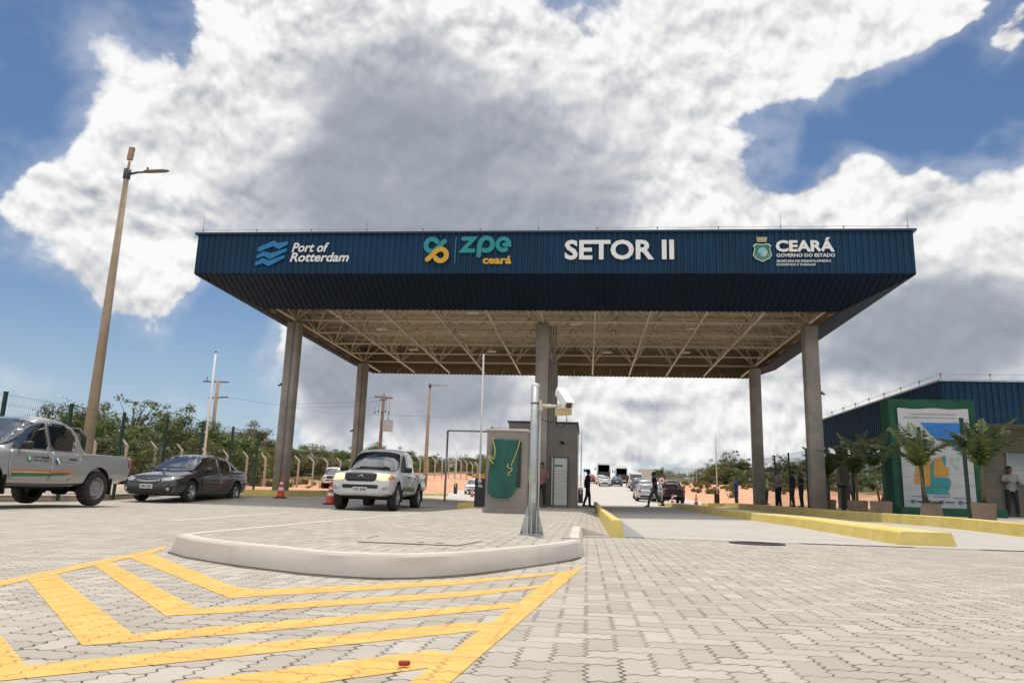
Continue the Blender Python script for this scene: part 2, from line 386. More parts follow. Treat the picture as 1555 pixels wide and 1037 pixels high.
# yellow hatching (each stroke a thin sheet of paint)
def paint(pts,m,dz=.002):
    b=MB(); b.add([(x,v,dz) for x,v in pts],[list(range(len(pts)))])
    me=b.mesh('road_marking',m); bm=bmesh.new(); bm.from_mesh(me); bmesh.ops.triangulate(bm,faces=bm.faces); bm.to_mesh(me); bm.free()
    return tag(link('road_marking',me),kind='structure')
paint([(-3.74,6.55),(-3.57,6.2),(-3.42,5.8),(-3.25,5.0),(-3.05,4.1),(-2.88,3.2),(-2.70,2.3),(-2.80,2.3),(-2.98,3.2),(-3.17,4.1),(-3.37,5.0),(-3.53,5.8)],M_yl,.0026)
paint([(-.02,6.1),(-.2,5.52),(-.5,2.2),(-.56,1.5),(-.46,1.5),(-.38,2.3)],M_yl,.0026)
for pts in ([(-3.42,5.44),(-3.45,5.8),(-1.96,4.11),(-1.75,3.96),(-.79,4.83),(-.2,5.6),(-.23,5.4),(-.75,4.6),(-1.73,3.64)],
 [(-3.24,4.8),(-3.32,5.07),(-1.71,3.30),(-1.58,3.41),(-.69,4.26),(-.25,4.78),(-.29,4.58),(-.65,4.05),(-1.53,3.22),(-1.73,3.08)],
 [(-3.08,4.0),(-3.16,4.32),(-1.63,2.69),(-1.36,2.97),(-.6,3.71),(-.31,3.98),(-.35,3.76),(-.57,3.52),(-1.31,2.76),(-1.66,2.46)],
 [(-2.86,3.1),(-2.92,3.4),(-1.63,2.17),(-1.18,2.60),(-.52,3.26),(-.38,3.32),(-.40,3.12),(-1.12,2.42),(-1.56,2.0),(-1.64,1.96)],
 [(-2.72,2.32),(-2.78,2.6),(-1.64,1.52),(-1.18,2.02),(-.52,2.69),(-.44,2.62),(-.46,2.44),(-1.1,1.82),(-1.6,1.32)]):
    paint(pts,M_yl,.0018)
# worn white lane lines on the left
paint([(-6.36,11.0),(-7.0,17.3),(-6.86,17.3),(-6.2,11.0)],M_wl); paint([(-4.0,12.5),(-4.6,20.),(-4.47,20.),(-3.86,12.5)],M_wl)
for k in range(9):
    x=-1.0+k*1.05
    tag(MB().box((x,66.2+.0*k,zg(x,66.2)+.0),(.5,3.2,.012),rx=math.atan(.024)).obj('road_marking',M_wl),kind='structure')

# traffic island
IS=[(-3.32,26.2),(-3.35,8.5),(-3.36,6.5),(-3.31,5.84),(-3.0,5.5),(-2.59,5.2),(-2.3,5.02),(-2.02,4.87),(-1.8,4.76),(-1.59,4.70),(-1.4,4.67),(-1.24,4.68),(-1.08,4.76),(-.94,4.9),(-.78,5.13),(-.64,5.4),(-.46,5.78),(-.29,6.2),(-.15,6.6),(-.06,6.95),(-.01,7.25),(-.03,7.6),(-.04,9.),(-.04,10.7),(.28,10.9),(.30,12),(.30,26.2)]
ZI=.146
def inset(poly,d):
    out=[];n=len(poly)
    for i,(x,y) in enumerate(poly):
        a=Vector(poly[i-1]) if i else None; bb=Vector(poly[i+1]) if i<n-1 else None; p_=Vector((x,y))
        d1=(p_-a).normalized() if a is not None else (bb-p_).normalized(); d2=(bb-p_).normalized() if bb is not None else d1
        nn=Vector((-(d1+d2).y,(d1+d2).x)).normalized(); out.append((x+nn.x*d/max(.5,nn.dot(Vector((-d1.y,d1.x)))),y+nn.y*d/max(.5,nn.dot(Vector((-d1.y,d1.x))))))
    return out
IK=IS[:24]; a0=IK; a1=inset(IK,.012); a2=inset(IK,.035); a3=inset(IK,.14)
b=MB(); n=len(IK); prof=[(a0,-.02),(a1,.05),(a2,ZI-.018),(inset(IK,.05),ZI),(a3,ZI+.001),(a3,ZI-.03)]
vs=[(x,y,z+random.Random(i*7+k).uniform(-.0025,.0025)*(k>1)) for k,(pl,z) in enumerate(prof) for i,(x,y) in enumerate(pl)]
b.add(vs,[(k*n+i,k*n+i+1,(k+1)*n+i+1,(k+1)*n+i) for k in range(len(prof)-1) for i in range(n-1)])
k_=b.obj('kerb',M_isl); sharp(k_,22); tag(k_,kind='structure')
m,t,bb=newmat('soil line'); bb.inputs['Base Color'].default_value=(.06,.045,.03,1); bb.inputs['Roughness'].default_value=1
o1=inset(IS[3:20],-.028); o2=inset(IS[3:20],-.006); b=MB(); q_=len(o1)
rr=random.Random(5); o1=[(x+rr.uniform(-.012,.012),y+rr.uniform(-.012,.012)) for x,y in o1]
b.add([(x,y,.006) for x,y in o1]+[(x,y,.012) for x,y in o2],[(i,i+1,q_+i+1,q_+i) for i in range(q_-1)])
tag(b.obj('soil',m),kind='structure')
a3=inset(IS,.14)[:1]+a3[1:-1]+[(-.17,10.78),(-.17,26.2)]; b=MB(); b.quad((-.17,10.78,ZI-.004),(.33,10.84,.012),(.33,26.2,.012),(-.17,26.2,ZI-.004)); tag(b.obj('pavement',M_pav),kind='structure'); b=MB(); b.add([(-.19,10.776,0),(-.19,10.776,ZI-.003),(.33,10.836,.013),(.33,10.836,0)],[(0,1,2,3)]); tag(b.obj('kerb',M_isl),kind='structure'); b=MB(); b.add([(x,y,ZI-.004) for x,y in a3],[list(range(len(a3)))]); me=b.mesh('pavement',M_pav); bm=bmesh.new(); bm.from_mesh(me); bmesh.ops.triangulate(bm,faces=bm.faces); bm.to_mesh(me); bm.free()
tag(link('pavement',me),kind='structure')
b=MB(); b.box((-1.5,32.4,ZI-.05),(3.6,12.3,.10)); tag(b.obj('pavement',M_slab),kind='structure')
b=MB(); b.add([(-1.77,5.78,ZI+.002),(-.98,5.78,ZI+.002),(-.88,6.5,ZI+.002),(-1.84,6.66,ZI+.002)],[(0,1,2,3)]); tag(b.obj('slab',M_slab),kind='structure')
b=MB(); b.box((-1.30,5.95,ZI+.003),(.05,.02,.004)).box((-1.15,5.95,ZI+.003),(.06,.02,.004)).box((-1.82,6.4,ZI+.003),(.006,.35,.004)); tag(b.obj('slab',mat('slot dark',(.05,.045,.04),.9)),kind='structure')

b=MB(); b.box((.14,10.70,.0),(.36,.12,.03)); tag(b.obj('kerb',M_isl),kind='structure')
# yellow kerbs
m,t,bb=newmat('yellow kerb paint'); p=coords(t,'Object')
n1_=t.noise(p,3,6,.65); n2_=t.noise(p,30,5,.7); st=t.noise(t.vscale(p,(6,6,1.2)),1.5,5,.6)
c=t.mix(t.step(n1_,.3,.7),(.60,.45,.10),(.70,.56,.19)); c=t.mix(t.step(st,.55,.78)*.5,c,(.40,.27,.05)); c=t.mix(t.step(n2_,.62,.72)*.45,c,(.50,.44,.33))
t.put(bb.inputs['Base Color'],c); bb.inputs['Roughness'].default_value=.62; t.put(bb.inputs['Normal'],t.bump(n1_*.4+n2_*.6,.35,.006)); M_yk=m
def kerb(x0,x1,v0,v1,h,label,inx=.03,step=1.5,base=0.):
    n=max(2,int((v1-v0)/step)); rings=[]
    for i in range(n+1):
        v=lerp(v0,v1,i/n); z=zg((x0+x1)/2,v)+base; j=rng.uniform(-.004,.004) if 0<i<n else 0; e=.035 if i==0 else 0
        rings.append([Vector(q) for q in ((x0+j,v,z-.03),(x1+j,v,z-.03),(x1-inx+j,v+e,z+h-.02),(x1-inx-.02+j,v+e,z+h),(x0+inx+.02+j,v+e,z+h),(x0+inx+j,v+e,z+h-.02))])
    o=MB().loft(rings,True,True).obj('yellow_kerb',M_yk); sharp(o,30)
    return tag(o,label,'kerb')
kerb(.33,.53,10.86,39,.24,'narrow yellow kerb along the right edge of the kiosk island')
kerb(4.42,5.22,11.4,48,.19,'wide yellow kerb strip dividing the two lanes right of the kiosk',.05)
kerb(7.85,8.06,9,45,.24,'long yellow kerb at the foot of the palms and green fence')
kerb(7.0,8.3,45.2,48,.2,'short yellow kerb nose under the barrier gate near the blue shirted man',.05)
kerb(-13.1,-11.45,27.2,62,.2,'yellow kerb island under the pair of columns on the left',.05)
kerb(-4.55,-3.36,26.3,39,.2,'short yellow kerb block beside the big black barrier cabinet',.04)
# grey kerb behind the cars on the left
b=MB(); b.loft([[Vector(q) for q in ((-14.55,v,-.03+zg(-14.4,v)),(-14.4,v,-.03+zg(-14.4,v)),(-14.43,v,.165+zg(-14.4,v)),(-14.55,v,.165+zg(-14.4,v)))] for v in rng_(6,34,12)])
tag(b.obj('kerb',mat('old kerb concrete',(.36,.29,.21),.85,var=.25,scale=1.5,bump=.3)),kind='structure')
# storm drain grate at the lane mouth
g_=thing('drain_grate','round iron drain grate at the mouth of the right lane','drain',(2.26,10.5,.004))
b=MB(); b.lathe([(.36,0),(.36,.012),(.30,.014),(.30,.004)],28,caps=False); b.obj('rim',mat('cast iron',(.07,.065,.06),.6,.6,bump=.2),g_)
b=MB()
for k in range(-5,6): b.box((k*.053,0,.008),(.02,2*math.sqrt(max(.01,.09-(k*.053)**2)),.008))
b.obj('grille',MATS['cast iron'],g_); b=MB(); b.lathe([(.30,.001),(.001,.0015)],24,caps=False); b.obj('pit',mat('drain dark',(.015,.014,.013),.9),g_)
# scrap of red litter on the yellow paint
b=MB()
for k in range(3): b.lathe([(.001,0),(.008,.002),(.0095,.009),(.007,.015),(.001,.017)],10,c=(-.566+k*.009,2.40+k*.003,.006))
o=b.obj('litter',mat('red plastic',(.35,.03,.015),.4)); tag(o,'small crumpled red scrap lying on the yellow hatching','litter')
# ------------------------------------------------------------------ gate canopy (inverted steel frustum on six concrete columns)
x0,x1,y0,y1=-14.19,10.63,24.42,43.07; z0,z1,z2=7.2,8.03,9.50; e=1.895
def corr_mat(name,c,rough,streak=.3,side=False):
    m,t,b=newmat(name); p=coords(t); n=t.noise(p,.6,5,.6); s=t.noise(t.vscale(p,(7,7,.6)),1.,5,.6)
    cc=t.mix(t.step(n,.3,.7),tuple(k*.85 for k in c),tuple(k*1.15 for k in c)); cc=t.mix(t.step(s,.5,.8)*streak,cc,tuple(k*.55 for k in c))
    t.put(b.inputs['Base Color'],cc); b.inputs['Roughness'].default_value=rough; b.inputs['Specular IOR Level'].default_value=.22
    return m
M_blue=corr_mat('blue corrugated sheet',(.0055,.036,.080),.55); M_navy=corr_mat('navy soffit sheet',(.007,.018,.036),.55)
M_roofin=corr_mat('cream roof underside',(.36,.29,.21),.7,.25); M_roofsheet=corr_mat('translucent roof sheet',(.46,.39,.30),.7,.35)
_t=NT(M_roofsheet.node_tree); _tr=_t.new('ShaderNodeBsdfTranslucent'); _tr.inputs[0].default_value=(.80,.66,.48,1); _mx=_t.new('ShaderNodeMixShader'); _mx.inputs[0].default_value=.045
_p=M_roofsheet.node_tree.nodes['Principled BSDF']; _t.l.new(_p.outputs[0],_mx.inputs[1]); _t.l.new(_tr.outputs[0],_mx.inputs[2]); _t.l.new(_mx.outputs[0],M_roofsheet.node_tree.nodes['Material Output'].inputs[0])
M_steel=mat('cream painted steel',(.66,.58,.46),.55,var=.12,scale=2)
M_conc=mat('raw column concrete',(.34,.30,.26),.85,var=.18,scale=1.2,bump=.25,bscale=14,dirt=(.235,.20,.165),dscale=.9,damt=.55)
M_trimd=mat('dark blue flashing',(.012,.03,.06),.4)
canopy=thing('gate_canopy','huge blue corrugated canopy over the gate lanes on six concrete columns','canopy',(0,0,0))
# rib profile along u: trapezoids
def ribs(L,pitch=.215,d=.035):
    out=[]; n=int(L/pitch); q=L/n
    for i in range(n):
        o=i*q; out+=[(o,0),(o+q*.40,0),(o+q*.5,d),(o+q*.9,d)]
    out.append((L,0)); return out
def fascia(A,B,out):
    """vertical ribbed band from A to B (plan points), ribs towards 'out'"""
    A=Vector(A);B=Vector(B); L=(B-A).length; u=(B-A)/L; o=Vector(out); b=MB(); pr=ribs(L)
    lo=[Vector((*(A+u*s+o*d),z1)) for s,d in pr]; hi=[Vector((*(A+u*s+o*d),z2)) for s,d in pr]
    n=len(pr); b.add(lo+hi,[(i,i+1,n+i+1,n+i) for i in range(n-1)])
    return b
fr=fascia((x0,y0),(x1,y0),(0,-1)).obj('fascia',M_blue,canopy); fascia((x0,y0),(x0,y1),(-1,0)).obj('fascia',M_blue,canopy)
fascia((x1,y0),(x1,y1),(1,0)).obj('fascia',M_blue,canopy); fascia((x0,y1),(x1,y1),(0,1)).obj('fascia',M_blue,canopy)
def slope(A,B,inn):
    A=Vector(A);B=Vector(B); L=(B-A).length; u=(B-A)/L; o=Vector(inn); b=MB(); pr=ribs(L); n=len(pr); lo=[];hi=[]
    for s,d in pr:
        k=min(1,s/e,(L-s)/e); p=A+u*s; q=p+o*e*k; dn=d*.9
        hi.append(Vector((*(p-o*dn*.4),z1-dn*.8))); lo.append(Vector((*(q-o*dn*.4),z1+(z0-z1)*k-dn*.8)))
    b.add(lo+hi,[(i,i+1,n+i+1,n+i) for i in range(n-1)]); return b
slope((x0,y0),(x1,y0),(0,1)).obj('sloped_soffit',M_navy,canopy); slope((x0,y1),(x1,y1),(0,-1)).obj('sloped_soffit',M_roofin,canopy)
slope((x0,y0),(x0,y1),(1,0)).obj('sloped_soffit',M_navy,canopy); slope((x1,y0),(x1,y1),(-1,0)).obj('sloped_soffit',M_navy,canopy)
# inner faces of the bands are cream
b=MB(); w=.07
for (ax,ay,bx,by) in ((x0+w,y0+w,x1-w,y0+w),(x0+w,y1-w,x1-w,y1-w),(x0+w,y0+w,x0+w,y1-w),(x1-w,y0+w,x1-w,y1-w)):
    sx=1 if ax<0 else -1
    b.quad((ax,ay,z1),(bx,by,z1),(bx,by,z2-.2),(ax,ay,z2-.2))
b.quad((x0+.1,y1-.1,z1+.01),(x1-.1,y1-.1,z1+.01),(x1-e,y1-e-.05,z0+.02),(x0+e,y1-e-.05,z0+.02))
b.obj('lining',M_roofin,canopy)
# roof deck: ribbed cream underside
b=MB(); pr=ribs(y1-y0-.1,.30,.05); n=len(pr)
vs=[(x,y0+.05+s,9.16-d) for x in (x0+.05,x1-.05) for s,d in pr]; b.add(vs,[(i,i+1,n+i+1,n+i) for i in range(n-1)]); b.obj('roof',M_roofsheet,canopy)
mat('roof top sheet',(.4,.41,.42),.5)
b=MB(); 
for (ax,ay,bx,by) in ((x0-.04,y0-.04,x1+.04,y0-.04),(x0-.04,y1+.04,x1+.04,y1+.04)): b.box(((ax+bx)/2,ay,z2+.015),(bx-ax+.1,.12,.07))
for ax in (x0-.04,x1+.04): b.box((ax,(y0+y1)/2,z2+.015),(.12,y1-y0-.05,.069))
b.obj('flashing',M_trimd,canopy)
# space frame
cx=-1.78; cu=[cx+(i-5)*2.02 for i in range(11)]; cv=[26.05,28.4,30.75,33.1,35.45,37.8,40.6]
tu=[cx+(i-5.5)*2.02 for i in range(12)]; tv=[25.0]+[(a+c)/2 for a,c in zip(cv,cv[1:])]+[42.2]
zb,ztp=7.26,8.86
for u_ in cu: MB().tube((u_,26.42,zb),(u_,41.0,zb),.045,n=8).obj('bottom_chord',M_steel,canopy)
for v_ in cv[1:-1]: MB().tube((cu[0],v_,zb+.012),(cu[-1],v_,zb+.012),.036,n=8).obj('cross_chord',M_steel,canopy)
for u_ in tu: MB().tube((u_,tv[0],ztp),(u_,tv[-1],ztp),.032,n=6).obj('top_chord',M_steel,canopy)
for v_ in tv: MB().tube((tu[0],v_,ztp+.01),(tu[-1],v_,ztp+.01),.03,n=6).obj('top_chord',M_steel,canopy)
for v_ in cv[1:-1]:
    b=MB(); j=cv.index(v_)
    for i,u_ in enumerate(cu):
        for du in (0,1):
            for dv in (0,1):
                b.tube((u_,v_,zb),(tu[i+du],tv[j+dv],ztp),.030,n=6)
        b.lathe([(.001,-.06),(.06,-.04),(.06,.04),(.001,.06)],8,c=(u_,v_,zb))
    b.obj('web_truss',M_steel,canopy)
b=MB()
for v_ in [25.3+k*1.05 for k in range(17)]: b.box((-1.78,v_,9.03),(24.3,.06,.12))
b.obj('purlins',M_steel,canopy)
# outer brackets carrying the sloped bands
b=MB()
for u_ in tu[1:-1]: 
    b.tube((u_,y0+.15,z1+.05),(u_,y0+e+.05,z0+.08),.03,n=6); b.tube((u_,y1-.15,z1+.05),(u_,y1-e-.05,z0+.08),.03,n=6)
for v_ in tv[1:-1]:
    b.tube((x0+.15,v_,z1+.05),(x0+e+.05,v_,z0+.08),.03,n=6); b.tube((x1-.15,v_,z1+.05),(x1-e-.05,v_,z0+.08),.03,n=6)
b.obj('brackets',M_steel,canopy)
# columns
for u_ in (-11.88,-1.78,8.32):
    for v_ in (28.4,37.8):
        if u_==-1.78 and v_>30: v_=37.2
        zb_=zg(u_,v_)+(.15 if u_>-5 else .15)
        b=MB(); w_=.25 if v_<30 else .245; ch=.03
        ring=[(-w_+ch,-w_),(w_-ch,-w_),(w_,-w_+ch),(w_,w_-ch),(w_-ch,w_),(-w_+ch,w_),(-w_,w_-ch),(-w_,-w_+ch)]
        b.loft([[Vector((u_+x,v_+y,z)) for x,y in ring] for z in (zb_-.2,7.12)]); c_=b.obj('column',M_conc,canopy)
        b=MB(); b.box((u_,v_,7.15),(.42,.42,.05)).box((u_,v_,7.19),(.3,.04,.1))
        b.obj('bearing_plate',mat('weathered plate',(.16,.13,.10),.7),c_)
        if u_<5:
            b=MB(); s_=1 if u_<-5 else 1
            for k,dx in enumerate((.06,.16) if u_<-5 else (.32,.42,.52)):
                xx=u_+(dx if u_<-5 else dx); yy=v_-w_-.03 if u_<-5 else v_-.1
                if u_>-5 and v_>30: continue
                if u_<-5 and k: continue
                b.tube((xx,yy,zb_),(xx,yy,7.05),.024 if u_<-5 else .03,n=8)
            if b.v: b.obj('conduit',mat('grey conduit',(.22,.20,.18),.5),c_)
        if v_<30 or u_<-5:
            b=MB(); b.box((u_-.28 if u_<0 else u_+.28,v_-.1,4.6 if v_<30 else 3.6),(.10,.16,.10)); b.tube((u_-.33 if u_<0 else u_+.33,v_-.17,4.57 if v_<30 else 3.57),(u_-.33 if u_<0 else u_+.33,v_-.3,4.53 if v_<30 else 3.53),.035); b.obj('small_camera',mat('dark device',(.03,.03,.03),.4),c_)
# ceiling lamps
for k,(u_,v_) in enumerate(((-10.9,29.6),(-7.8,29.2),(-4.9,30.3),(-.2,29.2),(3.2,29.6),(6.6,29.2),(-9.8,33.6),(-6.0,34.6),(-.6,32.2),(4.6,33.0),(7.0,34.5),(-5.2,38.9),(-9.4,38.6),(1.0,38.8),(5.0,38.6),(7.6,37.0))):
    l=thing('ceiling_lamp','small white lamp panel hanging among the roof trusses','lamp',(u_,v_,8.1),0,'lamp panels among the roof trusses')
    b=MB(); b.box((0,0,0),(.5,.24,.06)); b.tube((0,0,.03),(0,0,.98),.012); b.obj('housing',mat('lamp white',(.75,.73,.68),.4),l)
    b=MB(); b.box((0,0,-.033),(.42,.18,.01)); b.obj('diffuser',mat('lamp diffuser',(.8,.78,.7),.3),l)
# lightning wires with insulators on the roof edge
M_wire=mat('thin wire grey',(.25,.25,.25),.5)
b=MB(); xs_=[x0+.1+i*(x1-x0-.2)/12 for i in range(13)]
pts=[]
for i,x in enumerate(xs_):
    hgt=.22; pts.append(Vector((x,y0+.1,z2+hgt)))
    if i<12: pts.append(Vector(((x+xs_[i+1])/2,y0+.1,z2+hgt-.03)))
b.path(pts,.008,5); 
for i,x in enumerate(xs_):
    tall=i in (0,3,6,10,12); b.tube((x,y0+.1,z2),(x,y0+.1,z2+(.75 if tall else .22)),.012 if not tall else .008,n=6); b.lathe([(.001,-.03),(.03,-.02),(.03,.02),(.001,.03)],8,c=(x,y0+.1,z2+.2))
b.obj('lightning_wire',M_wire,canopy)

# ------------------------------------------------------------------ lettering and emblems
FV=y0-.05
def text(s,h,bold=.0,shear=0.,ext=.03,space=1.,lsp=1.):
    cu_=bpy.data.curves.new('t','FONT'); cu_.body=s; cu_.size=1; cu_.offset=bold; cu_.shear=shear; cu_.space_character=space; cu_.space_line=lsp; cu_.extrude=ext; cu_.resolution_u=3
    o=bpy.data.objects.new('t',cu_); C.objects.link(o); bpy.context.view_layer.update()
    me=bpy.data.meshes.new_from_object(o.evaluated_get(bpy.context.evaluated_depsgraph_get())); bpy.data.objects.remove(o)
    return me
def put_text(name,s,box,mt,parent,v,bold=0.,shear=0.,ext=.03,space=1.,rot=None):
    """box=(x0,z0,x1,z1): letters stretched to that rectangle on a plane facing -v"""
    me=text(s,1,bold,shear,.5,space)
    xs=[p.co.x for p in me.vertices]; ys=[p.co.y for p in me.vertices]; a,c,bq,d=min(xs),max(xs),min(ys),max(ys)
    for p in me.vertices:
        x=(p.co.x-a)/(c-a)*(box[2]-box[0])+box[0]; z=(p.co.y-bq)/(d-bq)*(box[3]-box[1])+box[1]
        p.co=(x,v-p.co.z*ext*2*.5-ext*.5,z)
    bm=bmesh.new(); bm.from_mesh(me); bmesh.ops.recalc_face_normals(bm,faces=bm.faces); bm.to_mesh(me); bm.free()
    me.materials.clear(); me.materials.append(mt); me.name=name
    return link(name,me,parent)
def ribbon(pts,w,cap=6,round0=True,round1=True):
    """outline of a rounded stroke along 2D points"""
    P=[Vector(p) for p in pts]; n=len(P); L=[];R=[]
    for i in range(n):
        d0=(P[i]-P[i-1]).normalized() if i else (P[1]-P[0]).normalized(); d1=(P[i+1]-P[i]).normalized() if i<n-1 else d0
        t_=(d0+d1)
        if t_.length<1e-6: t_=d0
        t_.normalize(); nn=Vector((-t_.y,t_.x)); k=max(.45,nn.dot(Vector((-d0.y,d0.x))))
        L.append(P[i]+nn*w/k/2); R.append(P[i]-nn*w/k/2)
    def capo(c,d):
        a=math.atan2(d.y,d.x); return [c+Vector((math.cos(a+PI/2-PI*k/cap),math.sin(a+PI/2-PI*k/cap)))*w/2 for k in range(1,cap)]
    out=L+(capo(P[-1],P[-1]-P[-2]) if round1 else [])+R[::-1]+(capo(P[0],P[0]-P[1]) if round0 else [])
    return [tuple(p) for p in out]
def flat(name,polys,mt,parent,v,ext=.04):
    b=MB()
    M=Matrix(((1,0,0,0),(0,0,-1,v),(0,1,0,0),(0,0,0,1)))
    for pl in polys: b.prism(pl,0,ext,M=M)
    me=b.mesh(name,mt); bm=bmesh.new(); bm.from_mesh(me); bmesh.ops.triangulate(bm,faces=[f for f in bm.faces if len(f.verts)>4],ngon_method='EAR_CLIP'); bmesh.ops.recalc_face_normals(bm,faces=bm.faces); bm.to_mesh(me); bm.free()
    return link(name,me,parent)
def arc(cx_,cy_,r,a0,a1,n=18): return [(cx_+r*math.cos(rad(lerp(a0,a1,i/n))),cy_+r*math.sin(rad(lerp(a0,a1,i/n)))) for i in range(n+1)]
M_let=mat('white sign letter',(.78,.76,.72),.4,var=.03); M_teal=mat('teal sign letter',(.006,.23,.25),.4,var=.04); M_gold=mat('gold sign letter',(.62,.34,.015),.4,var=.04)
M_cyan=mat('blue wave sign',(.008,.16,.36),.4,var=.05)
sg=thing('fascia_sign','white slanted two line lettering beside blue wave emblem on canopy fascia','sign',(0,0,0))
put_text('lettering','Port of',(-10.58,8.80,-9.22,9.15),M_let,sg,FV,.022,.25,.02)
put_text('lettering','Rotterdam',(-10.62,8.44,-8.46,8.78),M_let,sg,FV,.022,.25,.02)
def wav(x,z): return lambda p:(x+p[0],z+p[1])
sx=lambda px,py:(-11.82+(px-200)/320*1.06, 9.23-(py-130)/315*.95)
P1=[[(195,215),(370,130),(410,160),(525,140),(525,180),(430,240),(365,200),(285,235),(215,268),(195,262)],
    [(190,312),(265,262),(345,288),(520,225),(520,262),(340,362),(270,322),(200,352),(190,345)],
    [(178,402),(262,345),(330,378),(505,308),(505,345),(335,448),(262,410),(190,440),(178,432)]]
flat('emblem',[[sx(*p) for p in pl] for pl in P1],M_cyan,sg,FV)
sg=thing('fascia_sign','teal and gold looped emblem with rounded teal letters on canopy fascia','sign',(0,0,0))
q_=lambda px,py:(-5.8+(px-200)/1155*3.11, 9.335-(py-135)/345*.97)
Q=lambda L:[q_(*p) for p in L]
def arcp(cx_,cy_,r,a0,a1,n=16): return [(cx_+r*math.cos(rad(lerp(a0,a1,i/n))),cy_-r*math.sin(rad(lerp(a0,a1,i/n)))) for i in range(n+1)]
flat('emblem',[ribbon(Q(arcp(315,243,80,35,300)+[(378,290),(420,250),(478,192)]),.17)],M_teal,sg,FV)
flat('emblem',[ribbon(Q([(268,432),(330,375),(385,318)]+arcp(440,375,76,125,-150,18)),.17)],M_gold,sg,FV-.045)
flat('divider',[Q([(622,135),(634,135),(628,482),(616,482)])],M_teal,sg,FV,.02)
flat('letter',[ribbon(Q([(725,160),(860,160),(722,315),(862,315)]),.155)],M_teal,sg,FV)
flat('letter',[ribbon(Q([(935,378)]+[(940,250)]+arcp(1030,233,82,172,-115,20)),.165)],M_teal,sg,FV)
flat('letter',[ribbon(Q([(1262,240),(1325,240)]+arcp(1250,235,75,5,300,20)),.15)],M_teal,sg,FV)
put_text('lettering','ceará',(-3.68,8.35,-2.68,8.63),M_gold,sg,FV,.04,0,.02)
sg=thing('fascia_sign','large plain white capitals naming the sector on canopy fascia','sign',(0,0,0))
put_text('lettering','SETOR II',(-.84,8.49,2.85,9.20),M_let,sg,FV,.03,0,.05)
sg=thing('fascia_sign','green crowned shield with white state lettering on canopy fascia','sign',(0,0,0))
put_text('lettering','CEARÁ',(6.2,8.76,8.09,9.26),M_let,sg,FV,.04,0,.02)
put_text('lettering','GOVERNO DO ESTADO',(6.21,8.58,8.09,8.70),M_let,sg,FV,.02,0,.02)
put_text('lettering','SECRETARIA DO DESENVOLVIMENTO',(6.21,8.40,7.95,8.48),M_let,sg,FV,.01,0,.02)
put_text('lettering','ECONÔMICO E TRABALHO',(6.21,8.28,7.46,8.375),M_let,sg,FV,.01,0,.02)
def shield(k,cx_=5.755,cz=8.72):
    L=[(-.30,.25),(-.2,.33),(0,.30),(.2,.33),(.30,.25),(.25,.16),(.28,.02),(.31,-.08),(.22,-.2),(0,-.31),(-.22,-.2),(-.31,-.08),(-.28,.02),(-.25,.16)]
    return [(cx_+x*k,cz+z*k) for x,z in L]
flat('shield',[shield(1.0)],M_let,sg,FV,.03); flat('shield_field',[shield(.90)],mat('shield green',(.006,.16,.075),.4),sg,FV-.032,.012)
flat('shield_centre',[[(5.76+.16*math.cos(a*PI/12),8.74+.17*math.sin(a*PI/12)) for a in range(24)]],mat('shield pale blue',(.20,.42,.50),.4),sg,FV-.046,.01)
flat('shield_heart',[[(5.79,8.74),(5.88,8.75),(5.90,8.68),(5.83,8.57),(5.77,8.66)]],mat('shield sand',(.55,.42,.33),.5),sg,FV-.058,.008)
flat('shield_hill',[[(5.62,8.66),(5.66,8.74),(5.72,8.62)]],mat('shield blue',(.03,.22,.42),.5),sg,FV-.058,.008)
flat('shield_crown',[[(5.57,9.29),(5.60,9.10),(5.90,9.10),(5.93,9.29),(5.87,9.25),(5.84,9.29),(5.80,9.25),(5.75,9.29),(5.70,9.25),(5.66,9.29),(5.63,9.25)]],mat('crown gold',(.42,.36,.19),.5),sg,FV,.04)
b=MB()
for k in range(9):
    a=rad(200+k*17.5); b.lathe([(.001,0),(.018,.004),(.001,.008)],6,'y',(5.755+.215*math.cos(a),FV-.05,8.74+.235*math.sin(a)))
b.obj('shield_stars',M_let,sg)
# ------------------------------------------------------------------ kiosk island furniture
M_wall=mat('taupe render',(.265,.235,.205),.85,var=.10,scale=1.3,bump=.2,bscale=60,dirt=(.15,.125,.10),dscale=1.6,damt=.4)
M_cap=mat('dark roof edge',(.045,.045,.048),.5); M_white=mat('white enamel',(.74,.73,.71),.35,var=.05); M_black=mat('black powder coat',(.018,.018,.02),.45,var=.2)
M_galv=mat('galvanised steel',(.44,.46,.45),.42,.55,var=.14,scale=6,dirt=(.30,.31,.30),dscale=7,damt=.4); M_orange=mat('amber plastic',(.70,.27,.02),.35)
ks=thing('kiosk','taupe rendered guard kiosk with white slatted door and dark flat roof','kiosk',(-1.87,31.1,ZI))
b=MB(); b.box((0,2.6,1.70),(2.86,5.2,3.40)); bevel(b.obj('wall',M_wall,ks),.012)
b=MB(); b.box((0,2.6,3.435),(2.98,5.32,.07)); b.obj('roof',M_cap,ks)
d=MB().box((.70,-.005,1.02),(.72,.05,1.90)).obj('door',M_white,ks)
b=MB()
for k in range(17): b.box((.70,-.04,.16+k*.082),(.62,.03,.06),rx=-.5)
b.obj('louvre',M_white,d); b=MB(); b.box((.70,-.034,1.66),(.34,.006,.07)); b.obj('door_sign',mat('teal door sign',(.02,.20,.22),.5),d)
put_text('lettering','KIOSK'[:0]+'——',(.62,1.64,.80,1.68),M_white,d,-.04,0,0,.004) if False else None
b=MB(); b.box((.385,-.06,.98),(.03,.05,.14)); b.obj('handle',M_galv,d)
